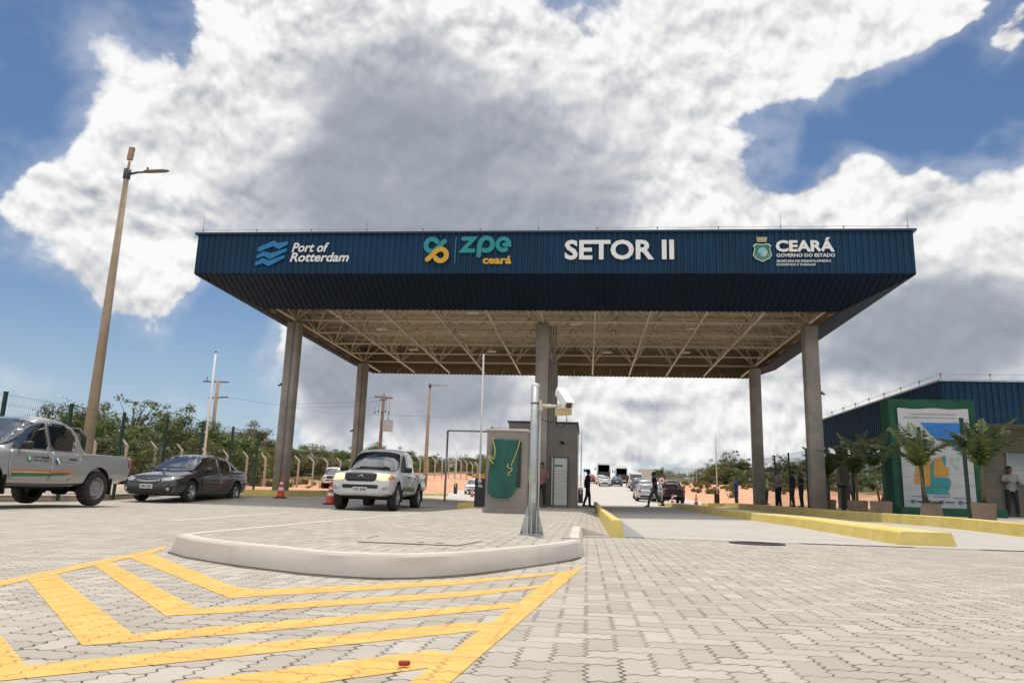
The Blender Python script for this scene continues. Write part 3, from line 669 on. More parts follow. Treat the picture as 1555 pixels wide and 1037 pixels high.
b=MB(); b.box((.325,-.02,1.02),(.05,.07,2.0)).box((1.075,-.02,1.02),(.05,.07,2.0)).box((.70,-.02,2.0),(.70,.07,.05)); b.obj('door_frame',mat('dark taupe frame',(.10,.085,.07),.6),ks)
b=MB(); b.box((.80,-.05,2.62),(.10,.10,.10)); b.lathe([(.06,0),(.055,-.06),(.001,-.09)],14,'y',(.86,-.10,2.58)); b.obj('dome_camera',M_black,ks)
b=MB(); b.tube((1.46,.2,0),(1.46,.2,3.1),.03).tube((1.46,1.6,0),(1.46,1.6,3.1),.03); b.obj('downpipe',M_white,ks)
b=MB()
for k,(xx,yy) in enumerate(((.06,-.06),(-.02,-.06),(.16,-.05))): b.tube((xx,yy,0),(xx,yy,3.4),.026)
b.obj('conduit',mat('conduit taupe',(.21,.185,.16),.5),ks)
# totem wall
tw=thing('plaque_wall','low taupe totem wall with stone coping standing before the kiosk','plaque wall',(-1.84,17.05,ZI-.0))
b=MB(); b.box((0,.28,.92),(.93,.56,1.84)); bevel(b.obj('wall',M_wall,tw),.01); b=MB(); b.box((0,.28,.04),(1.02,.66,.10)); bevel(b.obj('plinth',M_wall,tw),.01)
b=MB(); b.box((.0,.28,1.865),(.99,.62,.05),ry=0); bevel(b.obj('coping',mat('pale stone coping',(.52,.48,.44),.7,var=.1),tw),.008)
b=MB(); b.box((.06,-.012,1.08),(.56,.02,1.02)); b.obj('plaque',mat('polished dark plaque',(.012,.012,.014),.2),tw)
# green cloth hung over the plaque, gathered hem
cl=thing('cloth','dark green unveiling cloth draped over the plaque with yellow ribbons','cloth',(-1.84,17.02,ZI))
b=MB(); nx,nz=26,40; vs=[]
for j in range(nz+1):
    tz=j/nz
    for i in range(nx+1):
        s=i/nx; xl=lerp(-.325,-.40,sm(tz,.1,.8)); xr=lerp(.305,.245,sm(tz,.05,.9)); x=lerp(xl,xr,s)
        zbot=.38+.05*math.sin(s*PI)*-1+.16*sm(s,.72,1.0)**2+.06*sm(1-s,.85,1.); z=lerp(1.64,zbot,tz)
        y=-.03-.012*math.sin(s*17+tz*2.2)*sm(tz,.0,.35)-.035*tz*math.sin(s*PI)-.02*math.sin(s*7-tz*5)*sm(tz,.3,1)
        vs.append((x,y,z))
w_=nx+1; b.add(vs,[(j*w_+i,j*w_+i+1,(j+1)*w_+i+1,(j+1)*w_+i) for j in range(nz) for i in range(nx)],0,True)
o=b.obj('drape',mat('green satin',(.002,.078,.058),.42,var=.2,scale=2.5),cl); so=o.modifiers.new('s','SOLIDIFY'); so.thickness=.004
M_rib=mat('yellow ribbon',(.62,.55,.08),.45)
def band(name,pts,w,parent):
    b=MB(); P=[Vector(p) for p in pts]; vs=[]
    for i,p in enumerate(P):
        d=(P[min(i+1,len(P)-1)]-P[max(0,i-1)]).normalized(); nn=Vector((d.z,0,-d.x)).normalized(); vs+=[p+nn*w/2,p-nn*w/2]
    b.add(vs,[(2*i,2*i+1,2*i+3,2*i+2) for i in range(len(P)-1)],0,True); o=b.obj(name,M_rib,parent); s=o.modifiers.new('s','SOLIDIFY'); s.thickness=.003; return o
band('ribbon',[(-.30,-.07,1.66),(-.33,-.075,1.62),(-.29,-.08,1.55),(-.26,-.085,1.42),(-.255,-.09,1.33),(-.27,-.09,1.22),(-.30,-.10,1.18),(-.36,-.10,1.27),(-.40,-.10,1.26),(-.35,-.11,1.16),(-.28,-.11,1.08)],.020,cl)
band('ribbon',[(.30,-.07,1.62),(.29,-.075,1.55),(.28,-.08,1.50),(.22,-.085,1.30),(.15,-.09,1.12),(.12,-.095,1.04)],.015,cl)
band('ribbon',[(.06,-.10,1.09),(.04,-.10,1.03),(.09,-.11,.99),(.15,-.11,1.0),(.14,-.115,.93),(.08,-.12,.90),(.06,-.12,.85),(.12,-.12,.84)],.017,cl)
# number plate camera pole
pl=thing('camera_pole','grey steel pole with flared foot carrying white camera on island tip','camera pole',(-.56,7.83,ZI))
b=MB(); b.tube((0,0,.01),(0,0,1.545),.042,n=24); b.obj('pole',M_galv,pl); b=MB(); b.lathe([(.042,1.53),(.0455,1.535),(.043,1.556),(.001,1.575)],24); b.obj('cap',M_white,pl)
b=MB(); b.box((0,0,.005),(.235,.20,.012)); b.obj('base_plate',M_galv,pl)
for a in (0,90,180,270):
    b=MB(); M=Matrix.Rotation(rad(a),4,'Z')@Matrix.Rotation(rad(90),4,'X'); b.prism([(.046,.012),(.118,.012),(.118,.035),(.046,.30)],-.005,.005,M=M); b.obj('gusset',M_galv,pl)
b=MB()
for sx_ in (-1,1):
    for sy in (-1,1): b.lathe([(.011,.01),(.011,.024),(.006,.024),(.006,.04),(.001,.041)],6,c=(sx_*.10,sy*.082,0))
b.obj('bolts',mat('rusty bolt',(.10,.07,.05),.7,.5),pl)
b=MB(); b.box((.012,-.05,.42),(.042,.006,.20)); b.obj('hatch',M_galv,pl)
b=MB(); b.lathe([(.042,1.342),(.046,1.345),(.046,1.357),(.042,1.36)],24,caps=False); b.obj('clamp',mat('dark clamp',(.12,.12,.12),.5,.5),pl)
b=MB(); b.tube((.062,-.03,.0),(.062,-.03,1.25),.010).path([(.062,-.03,1.25),(.085,-.03,1.30)],.012); b.obj('conduit',M_galv,pl)
M_cream=mat('cream housing',(.60,.55,.42),.4,var=.05); M_camw=mat('camera white',(.80,.80,.79),.3,var=.03)
b=MB(); b.box((.062,0,1.325),(.022,.06,.12)); b.path([(.07,0,1.325),(.16,0,1.325),(.25,-.005,1.325)],[.022,.018,.016],10); b.box((.26,-.01,1.335),(.05,.05,.03)); b.obj('bracket_arm',M_cream,pl)
hd=MB(); ring=[(-.045,-.04),(.045,-.04),(.05,-.032),(.05,.02),(.042,.042),(.02,.05),(-.02,.05),(-.042,.042),(-.05,.02),(-.05,-.032)]
hd.loft([[Vector((x*k,y_,z*k)) for x,z in ring] for y_,k in ((-.15,1.0),(.17,.96))]); hd.box((0,-.01,.052),(.094,.35,.006))
Hc=hd.obj('camera_housing',M_camw,pl,(.31,.02,1.405)); Hc.rotation_euler=(rad(33),0,rad(24)); bevel(Hc,.006)
b=MB(); b.lathe([(.046,-.152),(.042,-.156),(.034,-.152)],20,'y',caps=False); b.obj('bezel',M_cream,Hc); b=MB(); b.box((0,-.152,0),(.062,.004,.058)); b.obj('lens_window',mat('smoky glass',(.05,.035,.03),.1),Hc)
il=MB().box((0,0,0),(.17,.11,.075),rz=.12).obj('illuminator',M_cream,pl,(.305,-.0,1.265)); il.rotation_euler=(rad(4),rad(-4),0); bevel(il,.005); b=MB(); b.box((.0,-.06,0),(.15,.006,.06),rz=.12); b.obj('lens_window',mat('amber led window',(.50,.36,.15),.3),il); b=MB(); b.box((0.01,0,.043),(.17,.12,.012),rz=.12); b.obj('lid',mat('lilac lid',(.62,.60,.70),.4),il)
b=MB(); b.path([(.07,-.02,1.19),(.11,-.03,1.165),(.18,-.04,1.155),(.24,-.03,1.19)],.005,6); b.path([(.33,-.02,1.235),(.345,-.02,1.18),(.33,-.03,1.13),(.28,-.04,1.10),(.22,-.04,1.12)],.0045,6); b.obj('cable',M_black,pl)
# barrier gates
def barrier(x,v,z,label,scale=1.,boom=4.1,lean=0.):
    g=thing('barrier_gate',label,'barrier gate',(x,v,z))
    k=scale; b=MB(); b.box((0,0,.45*k),(.32*k,.32*k,.90*k)); cb=bevel(b.obj('cabinet',M_black,g),.012); b=MB(); b.box((.02*k,-.163*k,.66*k),(.13*k,.006,.07*k)); b.obj('sticker',mat('pale sticker',(.55,.55,.56),.5),cb)
    b=MB(); b.box((-.09*k,0,.965*k),(.10*k,.30*k,.13*k)).box((.09*k,0,.965*k),(.10*k,.30*k,.13*k)); b.obj('hood',M_orange,g)
    b=MB(); b.tube((0,-.19*k,.72*k),(lean*.2,-.19*k,.72*k+.45),.03,n=10).path([(lean*.2,-.19*k,.75*k+.3),(lean,-.19*k,.75*k+boom)],[.036,.030],10); b.obj('boom',M_white,g); b=MB(); b.lathe([(.001,-.05),(.07*k,-.05),(.07*k,.03),(.001,.03)],14,'y',(0,-.17*k,.80*k)); b.obj('hub',M_galv,g)
    return g
barrier(-3.42,24.1,ZI,'large black barrier cabinet with tall raised white boom left of totem wall',1.0,4.2,-.03)
barrier(-.37,44,zg(-.37,44)+.1,'small black barrier cabinet with raised boom right of the kiosk',.85,3.6,.03)
barrier(7.66,45.9,zg(7.66,45.9)+.2,'black barrier cabinet with raised boom near blue shirted man',.85,3.5,-.02)
barrier(-10.6,60.5,zg(-11,60.5)+.2,'tiny black barrier cabinet far away left of the white hatchback',.85,3.4,.02)
# height limit frame left of totem
hf=thing('height_frame','thin grey goalpost frame limiting height over the left lane','height frame',(-6.63,35,zg(-6.63,35)))
b=MB(); b.tube((0,0,0),(0,0,3.3),.05); b.obj('post',M_galv,hf); b=MB(); b.tube((0,0,3.3),(3.1,0,3.3),.04); b.obj('crossbar',M_galv,hf); b=MB(); b.tube((3.1,0,0),(3.1,0,3.3),.05); b.obj('post',M_galv,hf)
b=MB(); b.box((.28,-.1,1.85),(.14,.22,.12),rz=.4).tube((0,0,1.72),(.3,-.05,1.75),.015); b.obj('camera_housing',M_camw,hf)
# cones
def cone():
    c=thing('traffic_cone','','traffic cone')
    M_or=mat('orange cone rubber',(.62,.045,.02),.5,var=.1); M_ref=mat('cone reflective band',(.75,.74,.73),.35)
    b=MB(); b.box((0,0,.02),(.37,.37,.04)); bevel(b.obj('base',M_black,c),.01)
    b=MB(); b.lathe([(.145,.04),(.135,.06),(.03,.70),(.028,.72),(.001,.72)],20); b.obj('body',M_or,c)
    b=MB(); r=lambda z:.135-(z-.06)/.64*.105
    for a,d in ((.27,.37),(.47,.55)): b.lathe([(r(a)+.003,a),(r(d)+.003,d)],20,caps=False)
    b.obj('reflective_band',M_ref,c); return c
c0=cone()
for k,(x,v,lab) in enumerate(((-10.68,25.6,'orange cone with white bands before the left front column'),(-8.22,23.7,'orange cone standing just left of the silver pickup with headlights'),(5.58,50.5,'orange cone close behind the dark pickup tailgate'),(6.65,47.3,'orange cone alone right of the dark pickup'),(-9.6,63,'tiny orange cone beside the far white hatchback'))):
    if k==0: c=c0; c.location=(x,v,zg(x,v)); c['label']=lab; c['group']='orange traffic cones at the gate'
    else: copytree(c0,loc=(x,v,zg(x,v)),label=lab,group='orange traffic cones at the gate')
c0['group']='orange traffic cones at the gate'
# small signs
M_red=mat('sign red',(.50,.02,.02),.4)
sp=thing('speed_sign','round white speed sign with red ring behind the crossing man','road sign',(5.33,55,zg(5.33,55)))
b=MB(); b.tube((0,0,0),(0,0,1.7),.025); b.obj('post',M_galv,sp); b=MB(); b.lathe([(.001,0),(.27,0),(.27,-.02),(.001,-.02)],28,'y',(0,0,1.68)); b.obj('disc',M_red,sp); b=MB(); b.lathe([(.001,-.022),(.20,-.022),(.20,-.026),(.001,-.026)],28,'y',(0,0,1.68)); b.obj('face',M_white,sp)
put_text('lettering','20',(-.11,1.59,.11,1.77),M_black,sp,-.03,.03,0,.004); b=MB(); b.box((0,0,.03),(.5,.5,.06)); b.obj('foot',M_black,sp)
bs=thing('direction_sign','small blue road sign far away beside the buses','road sign',(-.1,150,zg(0,150)))
b=MB(); b.box((0,0,2.0),(1.3,.05,.6)); b.obj('panel',mat('sign blue',(.01,.09,.22),.4),bs); b=MB(); b.tube((-.5,.05,0),(-.5,.05,2),.05).tube((.5,.05,0),(.5,.05,2),.05); b.obj('posts',M_galv,bs)
# lamps and poles
M_pole=mat('weathered lamp pole concrete',(.36,.27,.19),.85,var=.15,scale=1.5,bump=.2,dirt=(.25,.18,.12)); M_dk=mat('dark fitting',(.06,.06,.065),.5)
def lamp(x,v,z,h,label,r0=.17,r1=.10,heads=((1,0,1.25),),up=False,lean=0.,k=1.):
    L=thing('street_lamp',label,'street lamp',(x,v,z)); L.rotation_euler=(0,lean,0)
    b=MB(); b.path([(0,0,0),(0,0,h*.5),(0,0,h)],[r0,(r0+r1)/2,r1],16); b.obj('pole',M_pole,L); b=MB(); b.tube((0,0,h-.28*k),(0,0,h+.06*k),r1+.03,n=12); b.obj('collar',M_dk,L)
    for dx,dy,ln in heads:
        b=MB(); b.path([(0,0,h-.12),(dx*.4*k,dy*.4*k,h-.06),(dx*.75*k,dy*.75*k,h-.06)],[.05,.035,.035],8); b.obj('arm',M_dk,L)
        b=MB(); ring=[(-.11,0),(-.08,.03),(.08,.03),(.11,0),(.09,-.028),(-.09,-.028)]
        D=Vector((dx,dy,0)).normalized(); N_=Vector((-D.y,D.x,0)); P0=D*.62*k+Vector((0,0,h-.04))
        b.loft([[P0+D*s*k+N_*a*w+Vector((0,0,c_*w+s*.0)) for a,c_ in ring] for s,w in ((0,.5),(.12,1.),(.75,1.),(.9,.55))]); Hh=b.obj('lamp_head',mat('lamp head bronze',(.20,.155,.12),.45),L)
        b=MB(); b.tube(P0+D*.12*k+Vector((0,0,.05)),P0+D*.12*k+Vector((0,0,.15)),.03); b.obj('photocell',M_black,Hh)
    if up:
        b=MB(); b.tube((0,0,h),(.03,0,h+.35),.04); b.box((.05,-.02,h+.62),(.17,.10,.46),ry=.08); b.obj('lamp_head',mat('lamp head tan',(.36,.24,.15),.5),L)
lamp(-15.6,22,zg(-14,22)+.1,10.75,'tall tapering concrete street lamp behind the silver pickup tailgate',.19,.085,((1,-.05,1.2),),True,0,1.0)
lamp(-17.4,80,zt(-17.4,80),11.0,'concrete street lamp rising beyond the silver pickup with headlights',.24,.12,((1,.1,1.),),False,0,1.3)
lamp(-14.2,110,zt(-14.2,110),8.4,'far small street lamp seen just above the totem wall',.16,.09,((1,.1,1.),),False,0,1.5)
M_wood=mat('utility pole timber',(.20,.145,.105),.9,var=.2)
up_=thing('utility_pole','brown utility pole with transformer box between the two left columns','utility pole',(-17,60,zt(-17,60)))
b=MB(); b.path([(0,0,0),(.1,0,8.0)],[.17,.12],12); b.obj('pole',M_wood,up_)
b=MB(); b.box((.1,0,7.7),(1.5,.12,.12),rz=.5).box((.1,-.1,7.5),(.9,.10,.10),rz=-.6); b.obj('crossarm',M_wood,up_)
b=MB(); b.box((.62,-.1,5.35),(.75,.5,.95)).tube((.62,-.1,5.8),(.62,-.1,6.3),.09); bevel(b.obj('transformer',mat('transformer grey',(.42,.41,.40),.5),up_),.03)
b=MB()
for k in range(5): b.lathe([(.001,0),(.06,.02),(.04,.08),(.07,.12),(.04,.2),(.001,.22)],8,c=(-.55+k*.3,-.15,6.3+.1*(k%2))); b.tube((-.55+k*.3,-.15,6.5+.1*(k%2)),(-.4+k*.25,0,7.6),.012)
b.obj('insulators',M_dk,up_); b=MB(); b.path([(.1,0,7.8),(-4,3,7.6),(-12,9,8.0)],.008,5); b.path([(.0,0,7.5),(-4,3,7.2),(-12,9,7.7)],.008,5); b.obj('wires',M_black,up_)
u2=thing('utility_pole','thin brown utility pole with two crossarms above the left trees','utility pole',(-31.5,60,zt(-31.5,60)))
b=MB(); b.path([(0,0,-.3),(0,0,9.4-zt(-31.5,60))],[.2,.13],12); b.obj('pole',M_pole,u2); hh=9.3-zt(-31.5,60)
b=MB(); b.box((-.2,0,hh),(2.2,.12,.10),rz=.1).box((.2,0,hh-1.35),(2.2,.10,.10),rz=-.35); b.obj('crossarm',M_wood,u2)
b=MB(); b.box((-1.0,-.02,hh+.2),(.05,.05,.4)); b.path([(.9,0,hh-1.3),(8,6,hh-1.9),(17,14,hh-1.2)],.009,5); b.obj('wires',M_dk,u2)
wp=thing('mast','slim white mast standing beside the brown utility pole','mast',(-24,45,zt(-24,45)))
b=MB(); b.path([(0,0,-.2),(0,0,9.0-zt(-24,45))],[.085,.06],12); b.obj('pole',M_white,wp); b=MB(); b.lathe([(.07,0),(.07,.08),(.001,.1)],10,c=(0,0,9.0-zt(-24,45))); b.obj('cap',M_dk,wp)
# ------------------------------------------------------------------ vehicles
def pchip(xs,ys,x):
    n=len(xs); h=[xs[i+1]-xs[i] for i in range(n-1)]; d=[(ys[i+1]-ys[i])/h[i] for i in range(n-1)]; m=[0]*n
    m[0]=d[0]; m[-1]=d[-1]
    for i in range(1,n-1): m[i]=0 if d[i-1]*d[i]<=0 else 2*d[i-1]*d[i]/(d[i-1]+d[i])
    x=min(max(x,xs[0]),xs[-1])
    for i in range(n-1):
        if x<=xs[i+1]+1e-9:
            t=(x-xs[i])/h[i]; t2=t*t;t3=t2*t
            return (2*t3-3*t2+1)*ys[i]+(t3-2*t2+t)*h[i]*m[i]+(-2*t3+3*t2)*ys[i+1]+(t3-t2)*h[i]*m[i+1]
def paint_mat(name,c,metal=.35,rough=.32,dust=.15):
    if name in MATS: return MATS[name]
    m,t,b=newmat(name); p=coords(t); n=t.noise(p,1.3,6,.6); x,y,z=t.xyz(p)
    low=t.step(z+(n-.5)*.5,.25,.75,dust,.0)
    t.put(b.inputs['Base Color'],t.mix(low+t.step(n,.5,.8)*dust*.25,c,(.30,.20,.13))); b.inputs['Metallic'].default_value=metal
    t.put(b.inputs['Roughness'],low*.8+rough); b.inputs['Coat Weight'].default_value=.7; b.inputs['Coat Roughness'].default_value=.06
    return m
M_glass=mat('tinted car glass',(.012,.014,.017),.04,var=.02,spec=1.,coat=1)
M_glass.node_tree.nodes['Principled BSDF'].inputs['IOR'].default_value=1.75; M_tyre=mat('tyre rubber',(.022,.02,.019),.85,var=.25,scale=6,dirt=(.12,.09,.07),dscale=3,damt=.5)
M_rim=mat('alloy rim',(.42,.42,.43),.35,.7,var=.08); M_steelrim=mat('painted steel rim',(.30,.29,.28),.5,.4,var=.15); M_trim=mat('black car trim',(.014,.014,.015),.55,var=.2)
M_lampc=mat('clear headlamp',(.36,.36,.35),.08,var=.2,scale=14,coat=1); M_lampy=mat('lit headlamp',(.9,.75,.5),.1,emit=('#ffd9a0',.55),coat=1); M_tail=mat('red tail lamp',(.30,.012,.012),.12,var=.15,scale=12,coat=1)
M_chrome=mat('chrome trim',(.62,.62,.63),.14,1.,var=.03); M_plate=mat('number plate',(.62,.62,.61),.4,var=.03); M_ind=mat('amber indicator',(.72,.26,.05),.15,coat=1); M_well=mat('wheel housing',(.012,.011,.010),.95)
def lower_body(st,arches,r,cut=None):
    xs=[s[0] for s in st][::-1]; cols=[[s[k] for s in st][::-1] for k in range(1,7)]
    X0,X1=xs[0],xs[-1]; N=64; rings=[]
    ts=[X0+(X1-X0)*(.5-.5*math.cos(PI*i/N)) for i in range(N+1)]
    for x in ts:
        zb,zs,zt_,wb,wm,wt=[pchip(xs,c,x) for c in cols]; h=zs-zb
        half=[(0,zb),(wb*.8,zb),(wb,zb+.07*min(1,h*3)),(lerp(wb,wm,.8),zb+h*.30),(wm,zb+h*.58),(wm*.995,zb+h*.76),(lerp(wm,wt,.35),zs-h*.075),(lerp(wm,wt,.72),zs-h*.012),(wt*.96,zs+(zt_-zs)*.25),(wt*.78,zs+(zt_-zs)*.62),(wt*.42,zs+(zt_-zs)*.92),(0,zt_)]
        rings.append([Vector((x,y,z)) for y,z in half]+[Vector((x,-y,z)) for y,z in half[-2:0:-1]])
    b=MB(); b.loft(rings,True,True); me=b.mesh('tmp',[M_trim]); o=bpy.data.objects.new('tmp',me); C.objects.link(o); cut_objs=[]
    def cutter(mb):
        c=bpy.data.objects.new('cut',mb.mesh('cut',[M_trim])); C.objects.link(c); cut_objs.append(c)
        m=o.modifiers.new('c','BOOLEAN'); m.object=c; m.operation='DIFFERENCE'; m.solver='EXACT'
    for ax in arches:
        for s in (-1,1): 
            c=MB(); c.lathe([(r,-.26),(r,.26)],28,'y',(ax,s*.86,r-.06+.02)); cutter(c)
    if cut: c=MB(); c.box(*cut); cutter(c)
    dg=bpy.context.evaluated_depsgraph_get(); m2=bpy.data.meshes.new_from_object(o.evaluated_get(dg))
    for q in [o]+cut_objs: bpy.data.objects.remove(q)
    return m2
def greenhouse(st):
    xs=[s[0] for s in st][::-1]; cols=[[s[k] for s in st][::-1] for k in range(1,5)]; rings=[]; N=44
    for i in range(N+1):
        x=lerp(xs[0],xs[-1],i/N); zb,zr,wb,wr=[interp(x,list(zip(xs,c))) for c in cols]; h=max(.001,zr-zb); cr=min(.045,h*.12)
        half=[(wb,zb-.06),(wb,zb),(lerp(wb,wr,.45),zb+h*.45),(lerp(wb,wr,.85),zb+h*.84),(wr*.985,zb+h*.945),(wr*.90,zb+h*.99),(wr*.6,zr+cr*.6),(wr*.3,zr+cr*.9),(0,zr+cr)]
        rings.append([Vector((x,y,z)) for y,z in half]+[Vector((x,-y,z)) for y,z in half[-2::-1]])
    return rings
def fillpoly(poly,maxe=.10):
    bm=bmesh.new(); vs=[bm.verts.new((x,y,0)) for x,y in poly]; bm.faces.new(vs); bmesh.ops.triangulate(bm,faces=bm.faces,ngon_method='EAR_CLIP')
    for _ in range(6):
        L=[e_ for e_ in bm.edges if e_.calc_length()>maxe]
        if not L: break
        bmesh.ops.subdivide_edges(bm,edges=L,cuts=1); bmesh.ops.triangulate(bm,faces=[f for f in bm.faces if len(f.verts)>3])
    bm.verts.index_update(); v=[tuple(q.co[:2]) for q in bm.verts]; f=[[q.index for q in fc.verts] for fc in bm.faces]; bm.free(); return v,f
class Car:
    def __init__(s,root,paint): s.root=root; s.paint=paint
    def decal(s,name,poly,face,m,off=.006,parent=None,th=None,rnd=0):
        """a fitted panel: outline drawn in side/front/rear/top view, laid on the body skin"""
        if rnd: poly=roundpoly(poly,rnd)
        v,f=fillpoly(poly); b=MB(); out=[]
        for a,c in v:
            o,d={'L':((a,3,c),(0,-1,0)),'R':((a,-3,c),(0,1,0)),'F':((5,a,c),(-1,0,0)),'B':((-5,a,c),(1,0,0)),'T':((a,c,4),(0,0,-1))}[face]
            h,nn,_,_=s.bvh.ray_cast(Vector(o),Vector(d))
            if h is None:
                h2=s.bvh.find_nearest(Vector(o)+Vector(d)*2.2); h,nn=h2[0],h2[1]
            if nn.dot(Vector(d))>0: nn=-nn
            out.append(h-Vector(d)*off*.6+nn*off*.5)
        b.add(out,f,0,True); o=b.obj(name,m,parent or s.root)
        sd=o.modifiers.new('s','SOLIDIFY'); sd.thickness=th or off; sd.offset=0
        return o
    def both(s,name,poly,m,off=.006,**k): return [s.decal(name,poly,fc,m,off,**k) for fc in 'LR']
    def sym(s,name,poly,face,m,off=.006,**k):
        return [s.decal(name,[(q*y,z) for y,z in poly],face,m,off,**k) for q in (1,-1)]
def roundpoly(P,r,n=4):
    out=[]; N=len(P)
    for i in range(N):
        p=Vector(P[i]); a=Vector(P[i-1])-p; c=Vector(P[(i+1)%N])-p; k=min(r,a.length*.45,c.length*.45); a=p+a.normalized()*k; c=p+c.normalized()*k
        for j in range(n+1):
            t=j/n; out.append(tuple(a*(1-t)**2+p*2*t*(1-t)+c*t*t))
    return out
def wheel(root,x,y,r,w,style,steel=False):
    s=1 if y>0 else -1; wl=thing('wheel',None,None,(x,y,r)); wl.parent=root
    b=MB(); b.lathe([(r*.62,-w/2+.01),(r*.66,-w/2),(r*.93,-w/2),(r*.985,-w/2+.025),(r,-w/2+.05),(r,w/2-.05),(r*.985,w/2-.025),(r*.93,w/2),(r*.66,w/2),(r*.62,w/2-.01)],36,'y',caps=False); b.obj('tyre',M_tyre,wl)
    b=MB(); o=s*(w/2-.015); R=r*.655
    b.lathe([(R,o),(R*.93,o-.002*s),(R*.90,o-.02*s),(R*.88,o-.06*s),(.001,o-.075*s)],32,'y',caps=False)
    if steel:
        b.lathe([(R*.78,o-.055*s),(R*.62,o-.02*s),(R*.40,o-.018*s),(R*.28,o-.05*s),(.001,o-.05*s)],28,'y',caps=False)
        h=MB()
        for k in range(14):
            a=2*PI*k/14; h.lathe([(.001,o-.012*s),(R*.062,o-.013*s)],8,'y',(R*.70*math.sin(a),0,R*.70*math.cos(a)))
        for k in range(6):
            a=2*PI*k/6; h.lathe([(.001,o-.008*s),(R*.05,o-.01*s)],8,'y',(R*.33*math.sin(a),0,R*.33*math.cos(a)))
        ro=b.obj('rim',M_steelrim,wl); h.obj('rim_holes',M_well,ro) if False else h.obj('vent_holes',M_well,wl)
    else:
        for k in range(style):
            a=2*PI*k/style
            for da in (-.13,.13):
                p0=Vector((R*.16*math.sin(a),o-.03*s,R*.16*math.cos(a))); p1=Vector((R*.93*math.sin(a+da),o-.012*s,R*.93*math.cos(a+da))); b.path([p0,p1],[R*.085,R*.07],6)
        b.lathe([(.001,o-.005*s),(R*.2,o-.01*s),(R*.22,o-.04*s)],16,'y',caps=False)
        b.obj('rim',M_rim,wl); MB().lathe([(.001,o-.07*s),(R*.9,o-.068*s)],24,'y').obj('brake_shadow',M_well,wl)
    return wl
def mirror(c,x,y,z,m,w=.20):
    s=1 if y>0 else -1; b=MB(); ring=lambda k,dx:[Vector((x+dx,y+s*(.10+a*w/2*k),z+bq*.075*k)) for a,bq in ((-1,-.7),(-.6,-1),(.6,-1),(1,-.6),(1,.6),(.7,1),(-.7,1),(-1,.7))]
    b.loft([ring(.5,.09),ring(.95,.05),ring(1,0),ring(1,-.05)]); b.path([(x,y-s*.06,z-.06),(x+.01,y+s*.06,z-.05)],.022,6); o=b.obj('mirror',m,c.root); sharp(o,50); return o
